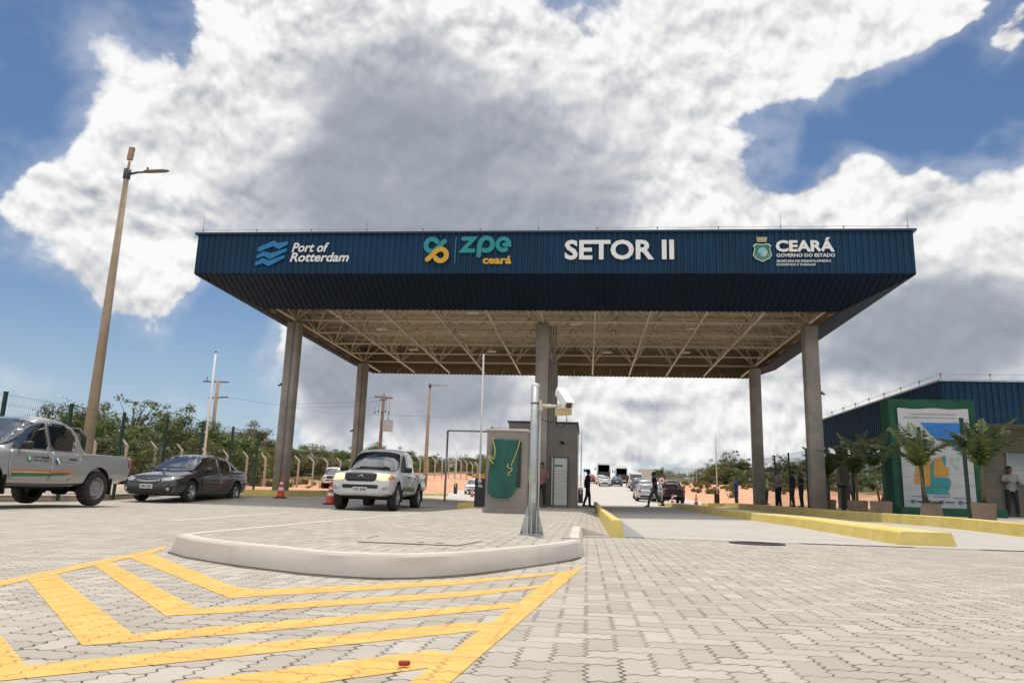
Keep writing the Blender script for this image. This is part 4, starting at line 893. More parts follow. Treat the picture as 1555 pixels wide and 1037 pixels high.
def build(kind,paint,name,label,cat,loc,rz,group=None,detail=2,plate=None,opt=()):
    root=thing(name,label,cat,loc,rz,group); c=Car(root,paint)
    if kind=='sedan':
        st=[(2.31,.30,.52,.56,.40,.50,.42),(2.24,.21,.62,.68,.66,.73,.62),(2.02,.18,.71,.79,.78,.85,.72),(1.35,.18,.83,.91,.80,.885,.74),(.85,.18,.905,.97,.82,.885,.76),(0,.18,.935,.95,.82,.885,.82),(-1.35,.20,.97,.99,.82,.885,.80),(-1.9,.24,1.01,1.04,.78,.86,.72),(-2.22,.28,1.0,1.03,.68,.79,.64),(-2.31,.42,.80,.84,.52,.66,.5)]
        gh=[(1.08,.92,.93,.78,.66),(.72,.92,1.14,.79,.64),(.25,.92,1.385,.80,.60),(.0,.93,1.44,.80,.59),(-.4,.93,1.46,.80,.585),(-.95,.95,1.425,.80,.57),(-1.35,.97,1.32,.78,.56),(-1.75,1.0,1.13,.74,.54),(-1.98,1.02,1.03,.70,.54)]
        ax=(1.35,-1.35); r=.322; tw=.21; track=.765; cut=None; wx=.30
        side=[[(.78,.955),(.22,1.33),(.02,1.385),(-.28,1.40),(-.26,.975),(.78,.955)][:-1],[(-.34,.975),(-.36,1.40),(-.9,1.375),(-1.13,1.30),(-1.02,.99)],[(-1.08,.995),(-1.18,1.285),(-1.48,1.13),(-1.52,1.05)]]
        ws=[(-.68,.955),(-.55,1.37),(-.2,1.405),(.2,1.405),(.55,1.37),(.68,.955),(.3,.935),(-.3,.935)]; rw=[(-.58,1.07),(-.5,1.36),(.5,1.36),(.58,1.07)]
        doors=[[(.80,.36),(.86,.60),(.80,.93),(-.29,.955),(-.29,.36)],[(-.31,.36),(-.31,.955),(-1.06,.975),(-1.20,.80),(-.93,.42),(-.88,.36)]]; hz_=(.80,-.20,-1.0); mir=(.62,.86,1.0)
    elif kind=='hatch':
        st=[(2.0,.32,.58,.62,.42,.52,.42),(1.93,.24,.70,.76,.66,.73,.62),(1.7,.2,.80,.88,.76,.83,.72),(1.25,.2,.90,.97,.78,.86,.74),(.85,.2,.95,1.0,.79,.86,.76),(0,.2,.96,.98,.79,.86,.80),(-1.25,.22,.99,1.0,.79,.86,.79),(-1.75,.26,1.0,1.01,.76,.84,.74),(-1.93,.3,.95,.97,.68,.78,.64),(-1.98,.42,.8,.84,.55,.66,.5)]
        gh=[(1.02,.95,.96,.76,.66),(.3,.95,1.42,.78,.60),(.0,.96,1.50,.78,.60),(-.8,.97,1.50,.78,.59),(-1.4,.98,1.44,.77,.58),(-1.65,.99,1.36,.75,.57),(-1.88,1.0,1.02,.73,.60)]
        ax=(1.25,-1.25); r=.31; tw=.19; track=.74; cut=None
        side=[[(.75,.99),(.26,1.36),(-.24,1.43),(-.24,1.0)],[(-.32,1.0),(-.32,1.43),(-1.1,1.41),(-1.25,1.02)]]; ws=[(-.66,.99),(-.55,1.40),(.55,1.40),(.66,.99)]; rw=[(-.62,1.06),(-.55,1.38),(.55,1.38),(.62,1.06)]
        doors=[[(.75,.36),(.78,.95),(-.27,.97),(-.27,.36)],[(-.29,.36),(-.29,.97),(-1.2,.98),(-.95,.45),(-.85,.36)]]; mir=(.6,.84,1.04)
    elif kind=='suv':
        st=[(2.2,.38,.72,.76,.46,.56,.46),(2.12,.28,.86,.92,.70,.78,.66),(1.9,.26,.94,1.02,.80,.87,.76),(1.35,.26,1.02,1.08,.82,.90,.78),(.9,.26,1.06,1.10,.83,.90,.80),(0,.26,1.06,1.08,.83,.90,.84),(-1.35,.28,1.08,1.09,.83,.90,.83),(-1.95,.34,1.08,1.09,.80,.88,.78),(-2.15,.4,1.0,1.02,.72,.82,.68),(-2.2,.5,.85,.9,.6,.7,.55)]
        gh=[(1.05,1.05,1.06,.80,.70),(.35,1.05,1.56,.82,.66),(.05,1.06,1.65,.82,.66),(-1.0,1.07,1.66,.82,.65),(-1.7,1.08,1.60,.81,.64),(-1.9,1.08,1.5,.79,.63),(-2.1,1.08,1.1,.77,.66)]
        ax=(1.35,-1.35); r=.36; tw=.22; track=.78; cut=None
        side=[[(.8,1.1),(.32,1.5),(-.25,1.57),(-.25,1.11)],[(-.33,1.11),(-.33,1.57),(-1.15,1.56),(-1.2,1.12)],[(-1.28,1.13),(-1.25,1.55),(-1.75,1.5),(-1.8,1.15)]]; ws=[(-.7,1.1),(-.6,1.54),(.6,1.54),(.7,1.1)]; rw=[(-.64,1.16),(-.58,1.52),(.58,1.52),(.64,1.16)]
        doors=[[(.8,.42),(.82,1.05),(-.28,1.07),(-.28,.42)],[(-.3,.42),(-.3,1.07),(-1.24,1.08),(-1.0,.5),(-.9,.42)]]; mir=(.65,.88,1.14)
    else: # double cab pickup
        f=2.43
        st=[(f,.46,.84,.88,.60,.68,.58),(f-.07,.40,.97,1.02,.74,.80,.68),(2.05,.38,1.02,1.09,.82,.88,.74),(1.54,.38,1.05,1.13,.84,.90,.76),(1.08,.38,1.085,1.14,.85,.885,.79),(0,.38,1.09,1.10,.85,.88,.83),(-.9,.40,1.09,1.10,.85,.88,.83),(-1.15,.42,1.10,1.11,.85,.882,.85),(-1.54,.44,1.11,1.115,.85,.89,.86),(-2.55,.50,1.115,1.12,.84,.875,.85),(-2.68,.52,1.11,1.12,.80,.85,.82),(-2.72,.58,1.08,1.10,.76,.82,.78)]
        if 'round' in opt: gh=[(1.22,1.08,1.09,.80,.70),(.86,1.08,1.34,.81,.66),(.45,1.08,1.60,.81,.62),(.15,1.08,1.73,.81,.60),(-.2,1.08,1.775,.81,.595),(-.6,1.08,1.745,.81,.59),(-.9,1.08,1.66,.81,.58),(-1.06,1.08,1.55,.81,.58),(-1.14,1.08,1.35,.80,.6),(-1.17,1.08,1.1,.80,.62)]
        else: gh=[(1.12,1.08,1.09,.80,.74),(.74,1.08,1.40,.81,.70),(.38,1.08,1.68,.81,.675),(.20,1.08,1.765,.81,.665),(-.2,1.08,1.79,.81,.66),(-.6,1.08,1.785,.81,.655),(-.88,1.08,1.75,.81,.65),(-.98,1.08,1.62,.81,.65),(-1.06,1.08,1.1,.81,.64)]
        ax=(1.54,-1.54); r=.375; tw=.25; track=.77; cut=((-1.90,0,1.05),(1.46,1.46,.62))
        side=[[(.96,1.125),(.47,1.53),(.28,1.63),(.02,1.665),(.0,1.125)],[(-.08,1.125),(-.07,1.67),(-.55,1.665),(-.80,1.60),(-.88,1.45),(-.80,1.2),(-.72,1.125)]]
        ws=[(-.74,1.14),(-.645,1.63),(-.3,1.70),(.3,1.70),(.645,1.63),(.74,1.14),(.3,1.115),(-.3,1.115)]; rw=[(-.56,1.2),(-.5,1.6),(.5,1.6),(.56,1.2)]
        doors=[[(1.0,.55),(1.06,.75),(1.02,1.075),(-.03,1.09),(-.03,.52),(.95,.52)],[(-.05,.52),(-.05,1.09),(-.84,1.09),(-.93,.98),(-.86,.78),(-.66,.58),(-.60,.52)]]; mir=(.80,.89,1.17)
    lower=lower_body(st,ax,r*1.17,cut); rings=greenhouse(gh)
    bm=bmesh.new(); bm.from_mesh(lower)
    tmp=MB().loft(rings,True,True); tm=tmp.mesh('t',[M_trim]); bm.from_mesh(tm)
    me=bpy.data.meshes.new('body'); bm.to_mesh(me); me.materials.clear(); me.materials.append(paint); me.materials.append(M_well); me.materials.append(mat('bed liner',(.03,.03,.03),.8))
    for p in me.polygons:
        p.use_smooth=True; p.material_index=0; cc=p.center
        for a in ax:
            if math.hypot(cc.x-a,cc.z-(r*1.17-.04))<r*1.17+.012 and abs(cc.y)<.84 and abs(p.normal.y)<.7 and cc.z<r*2.2: p.material_index=1
            if abs(cc.x-a)<r*1.2 and abs(cc.y)<.63 and abs(p.normal.y)>.9 and cc.z<r*2.2: p.material_index=1
        if cut and -2.63<cc.x<-1.17 and abs(cc.y)<.735 and (p.normal.z>.9 or abs(p.normal.z)<.1) and cc.z<1.12 and cc.z>.7 : p.material_index=2
    me.update(); me.set_sharp_from_angle(angle=rad(38)); body=link('body',me,root); c.bvh=BVHTree.FromBMesh(bm); bm.free()
    bpy.data.meshes.remove(lower)
    for i,a in enumerate(ax):
        for s in (1,-1): wheel(root,a,s*track,r,tw,5 if kind!='pickup' else 6,'steel' in opt)
    drs=[]
    for k,dp in enumerate(doors):
        for fc in 'LR':
            d=c.decal('door',dp,fc,paint,.008,th=.012,rnd=.07); drs.append(d)
            wn=c.decal('side_window',side[k],fc,M_glass,.012,parent=d,rnd=.05)
            s=1 if fc=='L' else -1; hx_=doors[k][0][0] if False else (max(min(q[0] for q in dp),-1.0)+.16 if k==0 else min(q[0] for q in dp)+.27); hz=(max(q[1] for q in dp))-.13
            h,nn,_,_=c.bvh.ray_cast(Vector((hx_,3*s,hz)),Vector((0,-s,0)))
            if h is not None: hb=MB().path([h+Vector((.11,s*.012,0)),h+Vector((.07,s*.04,0)),h+Vector((-.07,s*.04,0)),h+Vector((-.11,s*.012,0))],.016,6); hb.obj('handle',M_trim if 'steel' in opt or kind=='pickup' else paint,d)
    for extra in side[len(doors):]: c.both('quarter_window',extra,M_glass,.010,rnd=.04)
    c.drs=drs
    c.decal('windshield',ws,'F',M_glass,.022,rnd=.09); c.decal('rear_window',rw,'B',M_glass,.018,rnd=.07)
    for s in (1,-1): mirror(c,mir[0],s*mir[1],mir[2],M_trim if kind=='pickup' else paint)
    fx=st[0][0]; bxr=st[-1][0]
    if kind=='sedan':
        c.sym('headlight',[(.40,.66),(.44,.585),(.66,.60),(.80,.66),(.83,.735),(.72,.725),(.52,.70)],'F',M_lampc,.012,rnd=.03)
        c.decal('grille',[(-.42,.655),(-.34,.56),(0,.525),(.34,.56),(.42,.655),(0,.63)],'F',M_trim,.010)
        for zz in (.0,.035): c.decal('grille_bar',[(-.40,.648-zz),(-.2,.618-zz),(0,.605-zz),(.2,.618-zz),(.40,.648-zz),(.38,.632-zz),(.2,.602-zz),(0,.588-zz),(-.2,.602-zz),(-.38,.632-zz)],'F',M_chrome,.018)
        c.decal('lower_intake',[(-.60,.24),(-.52,.40),(.52,.40),(.60,.24),(.3,.215),(-.3,.215)],'F',M_trim,.010,rnd=.03)
        c.sym('fog_recess',[(.58,.30),(.60,.44),(.78,.46),(.74,.32)],'F',M_trim,.010,rnd=.03); c.sym('fog_light',[(.655+.045*math.cos(a*PI/5),.375+.045*math.sin(a*PI/5)) for a in range(10)],'F',M_lampc,.018)
        c.sym('tail_light',[(.42,.86),(.40,.95),(.66,.97),(.74,.90),(.70,.83)],'B',M_tail,.012,rnd=.03)
        c.decal('bumper_bar',[(-.5,.36),(-.5,.5),(.5,.5),(.5,.36)],'B',M_trim,.008)
        b=MB(); b.lathe([(.052,-.01),(.062,0),(.052,.01)],20,'x',(fx-.035,0,.605),caps=False).lathe([(.02,-.01),(.028,0),(.02,.01)],14,'x',(fx-.03,0,.605),caps=False); b.obj('emblem',M_chrome,root)
        pz=(.40,.49)
    elif kind=='pickup':
        c.sym('headlight',[(.47,.98),(.45,.83),(.62,.80),(.80,.82),(.85,.90),(.85,.99),(.66,1.01)],'F',M_lampy if 'lit' in opt else M_lampc,.012,rnd=.04)
        c.sym('indicator',[(.765,.835),(.775,.965),(.86,.955),(.86,.86)],'F',M_ind,.020,rnd=.03)
        c.decal('grille',[(-.45,1.0),(-.43,.84),(-.36,.79),(.36,.79),(.43,.84),(.45,1.0),(.25,1.03),(-.25,1.03)],'F',M_trim,.012,rnd=.03)
        for zz in (.86,.92,.97): c.decal('grille_bar',[(-.42,zz),(-.42,zz+.018),(.42,zz+.018),(.42,zz)],'F',mat('dark grille bar',(.05,.05,.05),.4),.022)
        if 'lit' in opt:
            b=MB()
            for rx,rz_,dz_ in ((.085,.062,0),(.032,.058,.0),(.066,.026,.028)): b.path([(fx+.0,rx*math.cos(k*PI/10),.895+dz_+rz_*math.sin(k*PI/10)) for k in range(21)],.0095,6)
            b.obj('emblem',M_chrome,root)
        c.decal('lower_intake',[(-.50,.60),(-.50,.70),(.50,.70),(.50,.60)],'F',M_trim,.012,rnd=.03)
        c.sym('fog_recess',[(.60,.55),(.60,.70),(.78,.69),(.78,.57)],'F',paint,.014,rnd=.04); c.sym('fog_light',[(.69+.055*math.cos(a*PI/6),.625+.055*math.sin(a*PI/6)) for a in range(12)],'F',M_lampc,.022)
        b=MB(); b.box((fx-.28,0,.40),(.30,1.30,.12)).box((0,0,.42),(3.0,.9,.16)).box((-1.54,0,.36),(.14,1.3,.14)).lathe([(.001,-.14),(.14,-.12),(.14,.12),(.001,.14)],14,'y',(-1.54,0,.36)).box((1.54,0,.34),(.14,1.3,.10)); b.obj('underbody',M_well,root)
        c.sym('tail_light',[(.70,.72),(.70,1.07),(.83,1.08),(.83,.74)],'B',M_tail,.014,rnd=.03)
        for s in (1,-1): c.decal('tail_light',[(-2.72,.80),(-2.60,.86),(-2.56,1.03),(-2.72,1.06)],'L' if s>0 else 'R',M_tail,.012)
        c.decal('tailgate',[(-.66,.66),(-.66,1.10),(.66,1.10),(.66,.66)],'B',paint,.012,rnd=.04); b=MB(); b.box((bxr-.03,0,.55),(.16,1.5,.14)); bevel(b.obj('rear_bumper',M_trim if 'steel' not in opt else M_trim,root),.02)
        for a in ax:
            for s in (1,-1): 
                b=MB(); b.box((a-r*1.16,s*.80,.42),(.03,.24,.36)); b.obj('mud_flap',M_trim,root)
        b=MB(); b.box((0,.80,.47),(1.9,.10,.05)).box((0,-.80,.47),(1.9,.10,.05)); b.obj('side_step',M_trim,root)
        pz=(.52,.62)
        if 'bar' in opt:
            b=MB(); b.path([(-1.20,.66,1.10),(-1.25,.64,1.45),(-1.22,.52,1.62),(-1.2,.0,1.66),(-1.22,-.52,1.62),(-1.25,-.64,1.45),(-1.20,-.66,1.10)],.045,10); b.obj('roll_bar',M_trim,root)
        if 'cover' in opt: b=MB(); b.box((-1.90,0,1.125),(1.5,1.56,.03)); bevel(b.obj('bed_cover',M_trim,root),.01)
    else:
        hz=.66 if kind=='hatch' else .82
        c.sym('headlight',[(.40,hz+.06),(.42,hz-.04),(.66,hz-.03),(.76,hz+.08),(.70,hz+.12),(.5,hz+.09)],'F',M_lampc,.012,rnd=.03)
        c.decal('grille',[(-.38,hz+.05),(-.36,hz-.05),(.36,hz-.05),(.38,hz+.05)],'F',M_trim,.010,rnd=.02); c.decal('lower_intake',[(-.5,hz-.35),(-.45,hz-.2),(.45,hz-.2),(.5,hz-.35)],'F',M_trim,.010,rnd=.03)
        c.sym('tail_light',[(.52,hz+.12),(.52,hz+.30),(.74,hz+.32),(.74,hz+.10)],'B',M_tail,.012,rnd=.03); c.decal('rear_bumper',[(-.6,.36),(-.6,.5),(.6,.5),(.6,.36)],'B',M_trim,.008); pz=(.44,.53)
    fp=MB(); hF=c.bvh.ray_cast(Vector((5,0,sum(pz)/2)),Vector((-1,0,0)))[0]; fp.box((hF.x+.018,0,sum(pz)/2),(.012,.40,.125)); po=fp.obj('number_plate',M_plate,root); po.location.z=.0
    if plate:
        t_=put_text('lettering',plate,(-.17,sum(pz)/2-.038,.17,sum(pz)/2+.038),M_trim,po,0,.02,0,.002)
        t_.rotation_euler=(0,0,PI/2); t_.location=(hF.x+.026,0,0)
    hB=c.bvh.ray_cast(Vector((-5,0,.60 if kind!='pickup' else .8)),Vector((1,0,0)))[0]; b=MB(); b.box((hB.x-.015,0,.60 if kind!='pickup' else .56),(.012 if kind!='pickup' else .2,.40,.12)); b.obj('number_plate',M_plate,root)
    return c
SIL=paint_mat('silver car paint',(.60,.615,.64),.25,.30,.05); WHT=paint_mat('white car paint',(.72,.71,.69),.0,.35,.15); SIL2=paint_mat('dusty silver car paint',(.34,.34,.335),.35,.32,.25)
GRF=paint_mat('graphite car paint',(.055,.055,.062),.6,.2,.05)
H=-PI/2
def at(x,v): return (x,v,zg(x,v))
L2=build('pickup',SIL2,'pickup_truck','dusty silver double cab pickup with door stripes cut by the frame edge','pickup',(-11.70,14.2,.035),H-rad(1.0),opt=('round','steel','bar'))
c=L2
st_o=mat('orange door stripe',(.62,.17,.04),.4); st_g=mat('green door stripe',(.02,.15,.07),.4); st_w=mat('cream door stripe',(.66,.60,.46),.4)
for k,d in enumerate(L2.drs):
    fc='LR'[k%2]; front=k<2
    if front:
        c.decal('stripe',[(.97,.66),(.97,.70),(-.03,.715),(-.03,.675)],fc,st_o,.016,parent=d); c.decal('stripe',[(.97,.645),(.97,.66),(-.03,.675),(-.03,.66)],fc,st_w,.016,parent=d); c.decal('stripe',[(.97,.57),(.97,.645),(-.03,.66),(-.03,.60)],fc,st_g,.016,parent=d)
    else:
        c.decal('stripe',[(-.05,.675),(-.05,.717),(-.72,.735),(-.66,.69)],fc,st_o,.016,parent=d); c.decal('stripe',[(-.05,.60),(-.05,.66),(-.64,.68),(-.5,.64)],fc,st_g,.016,parent=d)
d=L2.drs[0]
def door_text(c,d,s,x0_,x1_,z0_,z1_,m):
    o=put_text('lettering',s,(0,0,1,1),m,d,0,.01,0,.002)
    for p in o.data.vertices:
        x=lerp(x1_,x0_,p.co.x); z=lerp(z0_,z1_,p.co.z); h=c.bvh.ray_cast(Vector((x,3,z)),Vector((0,-1,0)))[0]; p.co=(x,h.y+.016-p.co.y*.5,z)
    return o
door_text(L2,d,'GOVERNO DO',.20,.48,.945,.975,M_trim); door_text(L2,d,'Estado do Ceará',.06,.48,.88,.925,M_trim)
c.decal('badge',[(.58+.055*math.cos(a*PI/7),.915+.065*math.sin(a*PI/7)) for a in range(14)],'L',mat('green badge',(.02,.22,.13),.4),.017,parent=d); c.decal('badge',[(.575,.89),(.56,.92),(.59,.945),(.61,.91)],'L',M_let,.022,parent=d)
d2=L2.drs[2]
c.decal('badge',[(-.22+.075*math.cos(a*PI/7),.90+.065*math.sin(a*PI/7)) for a in range(14)],'L',mat('blue badge',(.03,.09,.22),.4),.017,parent=d2); c.decal('badge',[(-.19,.965),(-.29,.85),(-.25,.84),(-.16,.955)],'L',M_let,.022,parent=d2); c.decal('badge',[(-.32,.885),(-.32,.905),(-.55,.905),(-.55,.885)],'L',mat('olive text',(.20,.24,.10),.5),.017,parent=d2)
build('sedan',GRF,'sedan_car','dark grey sedan with chrome grille parked behind the silver pickup','car',(-12.72,23.2,zg(-12.6,22)),H-rad(2),plate='OBN 3632')
hl=build('pickup',SIL,'pickup_truck','silver double cab pickup with lit headlights driving out of the gate','pickup',(-6.33,22.86,zg(-6,22)),H+rad(1.5),plate='HYS 8398',opt=('lit',))
for k,d in enumerate(hl.drs):
    fc='LR'[k%2]; a,bq=((.97,-.03) if k<2 else (-.05,-.68))
    hl.decal('stripe',[(a,.55),(a,.64),(bq,.66),(bq,.57)],fc,st_g,.016,parent=d); hl.decal('stripe',[(a,.645),(a,.675),(bq,.70),(bq,.665)],fc,mat('dull orange stripe',(.45,.25,.17),.4),.016,parent=d)
    if k==2: hl.decal('badge',[(-.18,1.0),(-.18,.97),(-.23,.97),(-.24,.80),(-.28,.80),(-.27,.97),(-.32,.97),(-.32,1.0)],fc,M_let,.018,parent=d); hl.decal('badge',[(-.36,.95),(-.40,.80),(-.46,.95),(-.43,.95),(-.40,.87),(-.39,.95)],fc,M_let,.018,parent=d)
build('pickup',paint_mat('dark maroon paint',(.020,.010,.012),.3,.25,.08),'pickup_truck','dark maroon pickup seen from behind waiting in the right lane','pickup',at(6.75,62.7),PI/2,opt=('cover',))
build('pickup',WHT,'pickup_truck','small white pickup parked on the red earth between the left columns','pickup',(-22.4,65.2,zt(-22.4,64)),H+rad(14))
build('hatch',WHT,'hatchback_car','white hatchback waiting beyond the black barrier cabinet','car',at(-11.4,76.5),H,'white and grey cars beyond the gate') 
bpy.data.objects['hatchback_car']['label']='white hatchback half hidden behind the large black barrier cabinet'
GRY=paint_mat('grey car paint',(.16,.155,.155),.5,.3,.12); BLU=paint_mat('blue grey car paint',(.06,.08,.13),.4,.3,.1); RED=paint_mat('red car paint',(.30,.015,.012),.1,.3,.1); SLV=paint_mat('light silver paint',(.5,.5,.5),.5,.3,.12)
G='cars queued on the road beyond the gate'
build('sedan',GRY,'sedan_car','grey sedan with red tail lamps just left of the crossing man','car',at(5.55,77),PI/2,G)
build('hatch',SLV,'hatchback_car','silver hatchback half hidden by the crossing man','car',at(5.2,68.5),PI/2,G)
build('suv',WHT,'suv_car','white suv ahead of the dark maroon pickup','car',at(6.8,73.5),PI/2,G)
build('suv',SLV,'suv_car','silver suv with dark rear window behind the crossing man','car',at(6.6,88),PI/2,G)
build('suv',BLU,'suv_car','blue grey suv between white van and queued cars','car',at(6.6,100),PI/2,G)
build('sedan',WHT,'sedan_car','white sedan driving away in front of the tall bus','car',at(2.7,118),PI/2,G)
build('hatch',WHT,'hatchback_car','white hatchback between white sedan and the tall bus','car',at(2.3,127),PI/2,G)
build('hatch',RED,'hatchback_car','red hatchback partly hidden behind the standing guard','car',at(.6,134),PI/2,G)
build('sedan',BLU,'sedan_car','dark blue sedan in front of the second bus','car',at(4.7,122),PI/2,G)
def bus(x,v,w,h,l,label,van=False):
    r=thing('bus' if not van else 'passenger_van',label,'bus' if not van else 'van',at(x,v),PI/2); b=MB(); hw=w/2
    sec=lambda k,xx,zt__:[Vector((xx,y*k,z)) for y,z in ((-hw+.06,.35),(hw-.06,.35),(hw,.5),(hw,h*.55),(hw-.05,zt__-.25),(hw-.22,zt__),(-hw+.22,zt__),(-hw+.05,zt__-.25),(-hw,h*.55),(-hw,.5))]
    fr_=[(0,.93,h-.2),(.12,.99,h-.03),(.5,1,h),(l-.6,1,h),(l-.15,.98,h-.08),(l,.9,h-.4)]
    if van: fr_=[(0,.93,h-.12),(.1,1,h),(l*.62,1,h),(l*.78,.97,h*.78),(l*.82,.96,h*.56),(l*.97,.9,h*.5),(l,.8,h*.45)]
    b.loft([sec(k,xx,z_) for xx,k,z_ in fr_]); bo=b.obj('body',WHT,r); sharp(bo,35); 
    b=MB(); b.box((-.012 if van else .03,0,h*.70),(.06,w*.82,h*.34)); b.obj('rear_window',mat('bus rear glass',(.085,.10,.10),.2,spec=.9),r)
    if not van: b=MB(); b.box((.02,0,h*.36),(.06,w*.9,h*.34)); b.obj('engine_panel',mat('dark bus panel',(.03,.035,.04),.4),r)
    for s in (1,-1):
        b=MB(); b.box((l*.45,s*(hw-.02),h*.68),(l*.78,.05,h*.24)); b.obj('side_window',M_glass,r); b=MB(); b.box((.02,s*(hw-.15),h*.22),(.08,.16,.4)); b.obj('tail_light',M_tail,r)
        for xx in (l*.2,l*.78): wheel(r,xx,s*(hw-.15),.42 if not van else .34,.26,6,True)
    if not van: b=MB(); b.box((l*.25,0,h+.09),(1.8,w*.7,.18)); bevel(b.obj('roof_unit',WHT,r),.05); b=MB(); b.box((l*.8,hw+.2,h*.75),(.1,.2,.5)); b.obj('mirror',M_trim,r)
bus(3.05,141,2.55,3.7,11,'tall white coach with dark rear glass on the far road')
bus(6.2,138,2.3,3.05,8,'smaller white bus with dark rear right of the tall coach')
bus(7.0,110,1.95,2.3,5.2,'white passenger van on the far road right of the buses',True)
tr=thing('box_truck','pale box truck body on the road shoulder behind the speed sign','truck',at(9.2,118),PI/2)
b=MB(); b.box((2.2,0,1.75),(4.4,2.1,2.1)); bevel(b.obj('cargo_box',mat('beige truck box',(.50,.46,.40),.5),tr),.03); b=MB(); b.box((5.2,0,1.3),(1.5,1.9,1.6),taper=.85); bevel(b.obj('cab',WHT,tr),.06); b=MB(); b.box((2.6,0,.6),(5.2,.9,.2)); b.obj('chassis',M_trim,tr)
for xx in (.9,4.9):
    for s in (1,-1): wheel(tr,xx,s*.85,.4,.26,6,True)
b=MB(); b.box((5.99,0,1.6),(.05,1.5,.5)); b.obj('windshield',M_glass,tr)
# ------------------------------------------------------------------ people
SKIN=mat('skin brown',(.22,.115,.07),.5,var=.06); SKIN2=mat('skin light brown',(.34,.19,.12),.5,var=.06); HAIR=mat('dark hair',(.012,.010,.009),.6)
def remesh(mb,name,m,vox,root,smooth=6):
    me=mb.mesh('t',[m]); o=bpy.data.objects.new('t',me); C.objects.link(o)
    r=o.modifiers.new('r','REMESH'); r.mode='VOXEL'; r.voxel_size=vox
    s=o.modifiers.new('s','SMOOTH'); s.iterations=smooth; s.factor=.5
    d=o.modifiers.new('d','DECIMATE'); d.ratio=.45
    m2=bpy.data.meshes.new_from_object(o.evaluated_get(bpy.context.evaluated_depsgraph_get())); bpy.data.objects.remove(o)
    for p in m2.polygons: p.use_smooth=True
    m2.materials.clear(); m2.materials.append(m); return link(name,m2,root)
def ell(b,c,r,n=14,rx=0):
    prof=[(math.sin(PI*i/9),-math.cos(PI*i/9)) for i in range(10)]; rings=[]
    for q,h in prof: rings.append([Vector((c[0]+r[0]*q*math.cos(2*PI*k/n),c[1]+r[1]*q*math.sin(2*PI*k/n),c[2]+r[2]*h)) for k in range(n)])
    b.loft(rings)
def torso(b,rows,lean=(0,0)):
    b.loft([[Vector((lean[0]*(z-.9)+ry*math.cos(2*PI*k/20),lean[1]*(z-.9)+rx*math.sin(2*PI*k/20),z)) for k in range(20)] for z,rx,ry in rows])
PO={'stand':dict(L=[(.0,.19,1.43),(-.02,.245,1.14),(.04,.25,.90)],R=[(.0,-.19,1.43),(-.02,-.245,1.14),(.05,-.24,.90)],lL=[(0,.095,.92),(.02,.115,.50),(-.02,.125,.09)],lR=[(0,-.095,.92),(.02,-.115,.50),(-.02,-.125,.09)],lean=(0,0)),
'guard':dict(L=[(.0,.19,1.43),(-.09,.24,1.16),(-.13,.10,.98)],R=[(.0,-.19,1.43),(-.09,-.24,1.16),(-.14,-.06,.97)],lL=[(0,.095,.92),(.10,.11,.50),(.12,.12,.09)],lR=[(0,-.095,.92),(-.06,-.11,.50),(-.20,-.12,.10)],lean=(.02,0)),
'walk':dict(L=[(.04,.19,1.42),(.0,.24,1.14),(.14,.23,.92)],R=[(.04,-.19,1.42),(-.05,-.25,1.14),(-.02,-.27,.88)],lL=[(0,.095,.92),(.24,.11,.52),(.34,.12,.10)],lR=[(0,-.095,.92),(-.07,-.11,.49),(-.38,-.12,.16)],lean=(.10,0)),
'talk':dict(L=[(.0,.19,1.43),(-.03,.25,1.15),(.20,.20,1.13)],R=[(.0,-.19,1.43),(-.02,-.25,1.15),(.18,-.14,1.17)],lL=[(0,.095,.92),(.03,.12,.50),(.0,.14,.09)],lR=[(0,-.095,.92),(.0,-.13,.50),(-.04,-.15,.09)],lean=(0,0)),
'phone':dict(L=[(.0,.19,1.43),(.10,.26,1.17),(.13,.12,1.42)],R=[(.0,-.19,1.43),(-.02,-.25,1.14),(.03,-.25,.90)],lL=[(0,.095,.92),(.02,.11,.50),(-.02,.115,.09)],lR=[(0,-.095,.92),(.01,-.11,.50),(-.03,-.12,.09)],lean=(0,0))}
def hand(b,wr,el,side):
    w=Vector(wr); d=(w-Vector(el)).normalized(); lat=Vector((0,1,0)) if abs(d.y)<.8 else Vector((1,0,0)); nrm=d.cross(lat).normalized(); lat=nrm.cross(d).normalized()
    k=Vector((1,0,0)); a=(k-d*k.dot(d)).normalized() if abs(d.x)<.9 else Vector((0,0,1)); c=d.cross(a).normalized()   # a: knuckle line
    palm=w+d*.085
    b.path([w-d*.01,w+d*.03,palm],[.024,.030,.028],8)
    for i,(o,L,cu_) in enumerate(((.030,.066,.010),(.010,.076,.014),(-.010,.070,.018),(-.029,.055,.022))):
        p0=palm+a*o-d*.01; b.path([p0,p0+d*L*.5+c*cu_*side*.6,p0+d*L*.95+c*cu_*side*1.8],[.0115,.0105,.009],6)
    p0=w+d*.035+a*.026; b.path([p0,p0+a*.022+d*.03,p0+a*.026+d*.06+c*.008*side],[.013,.012,.010],6)
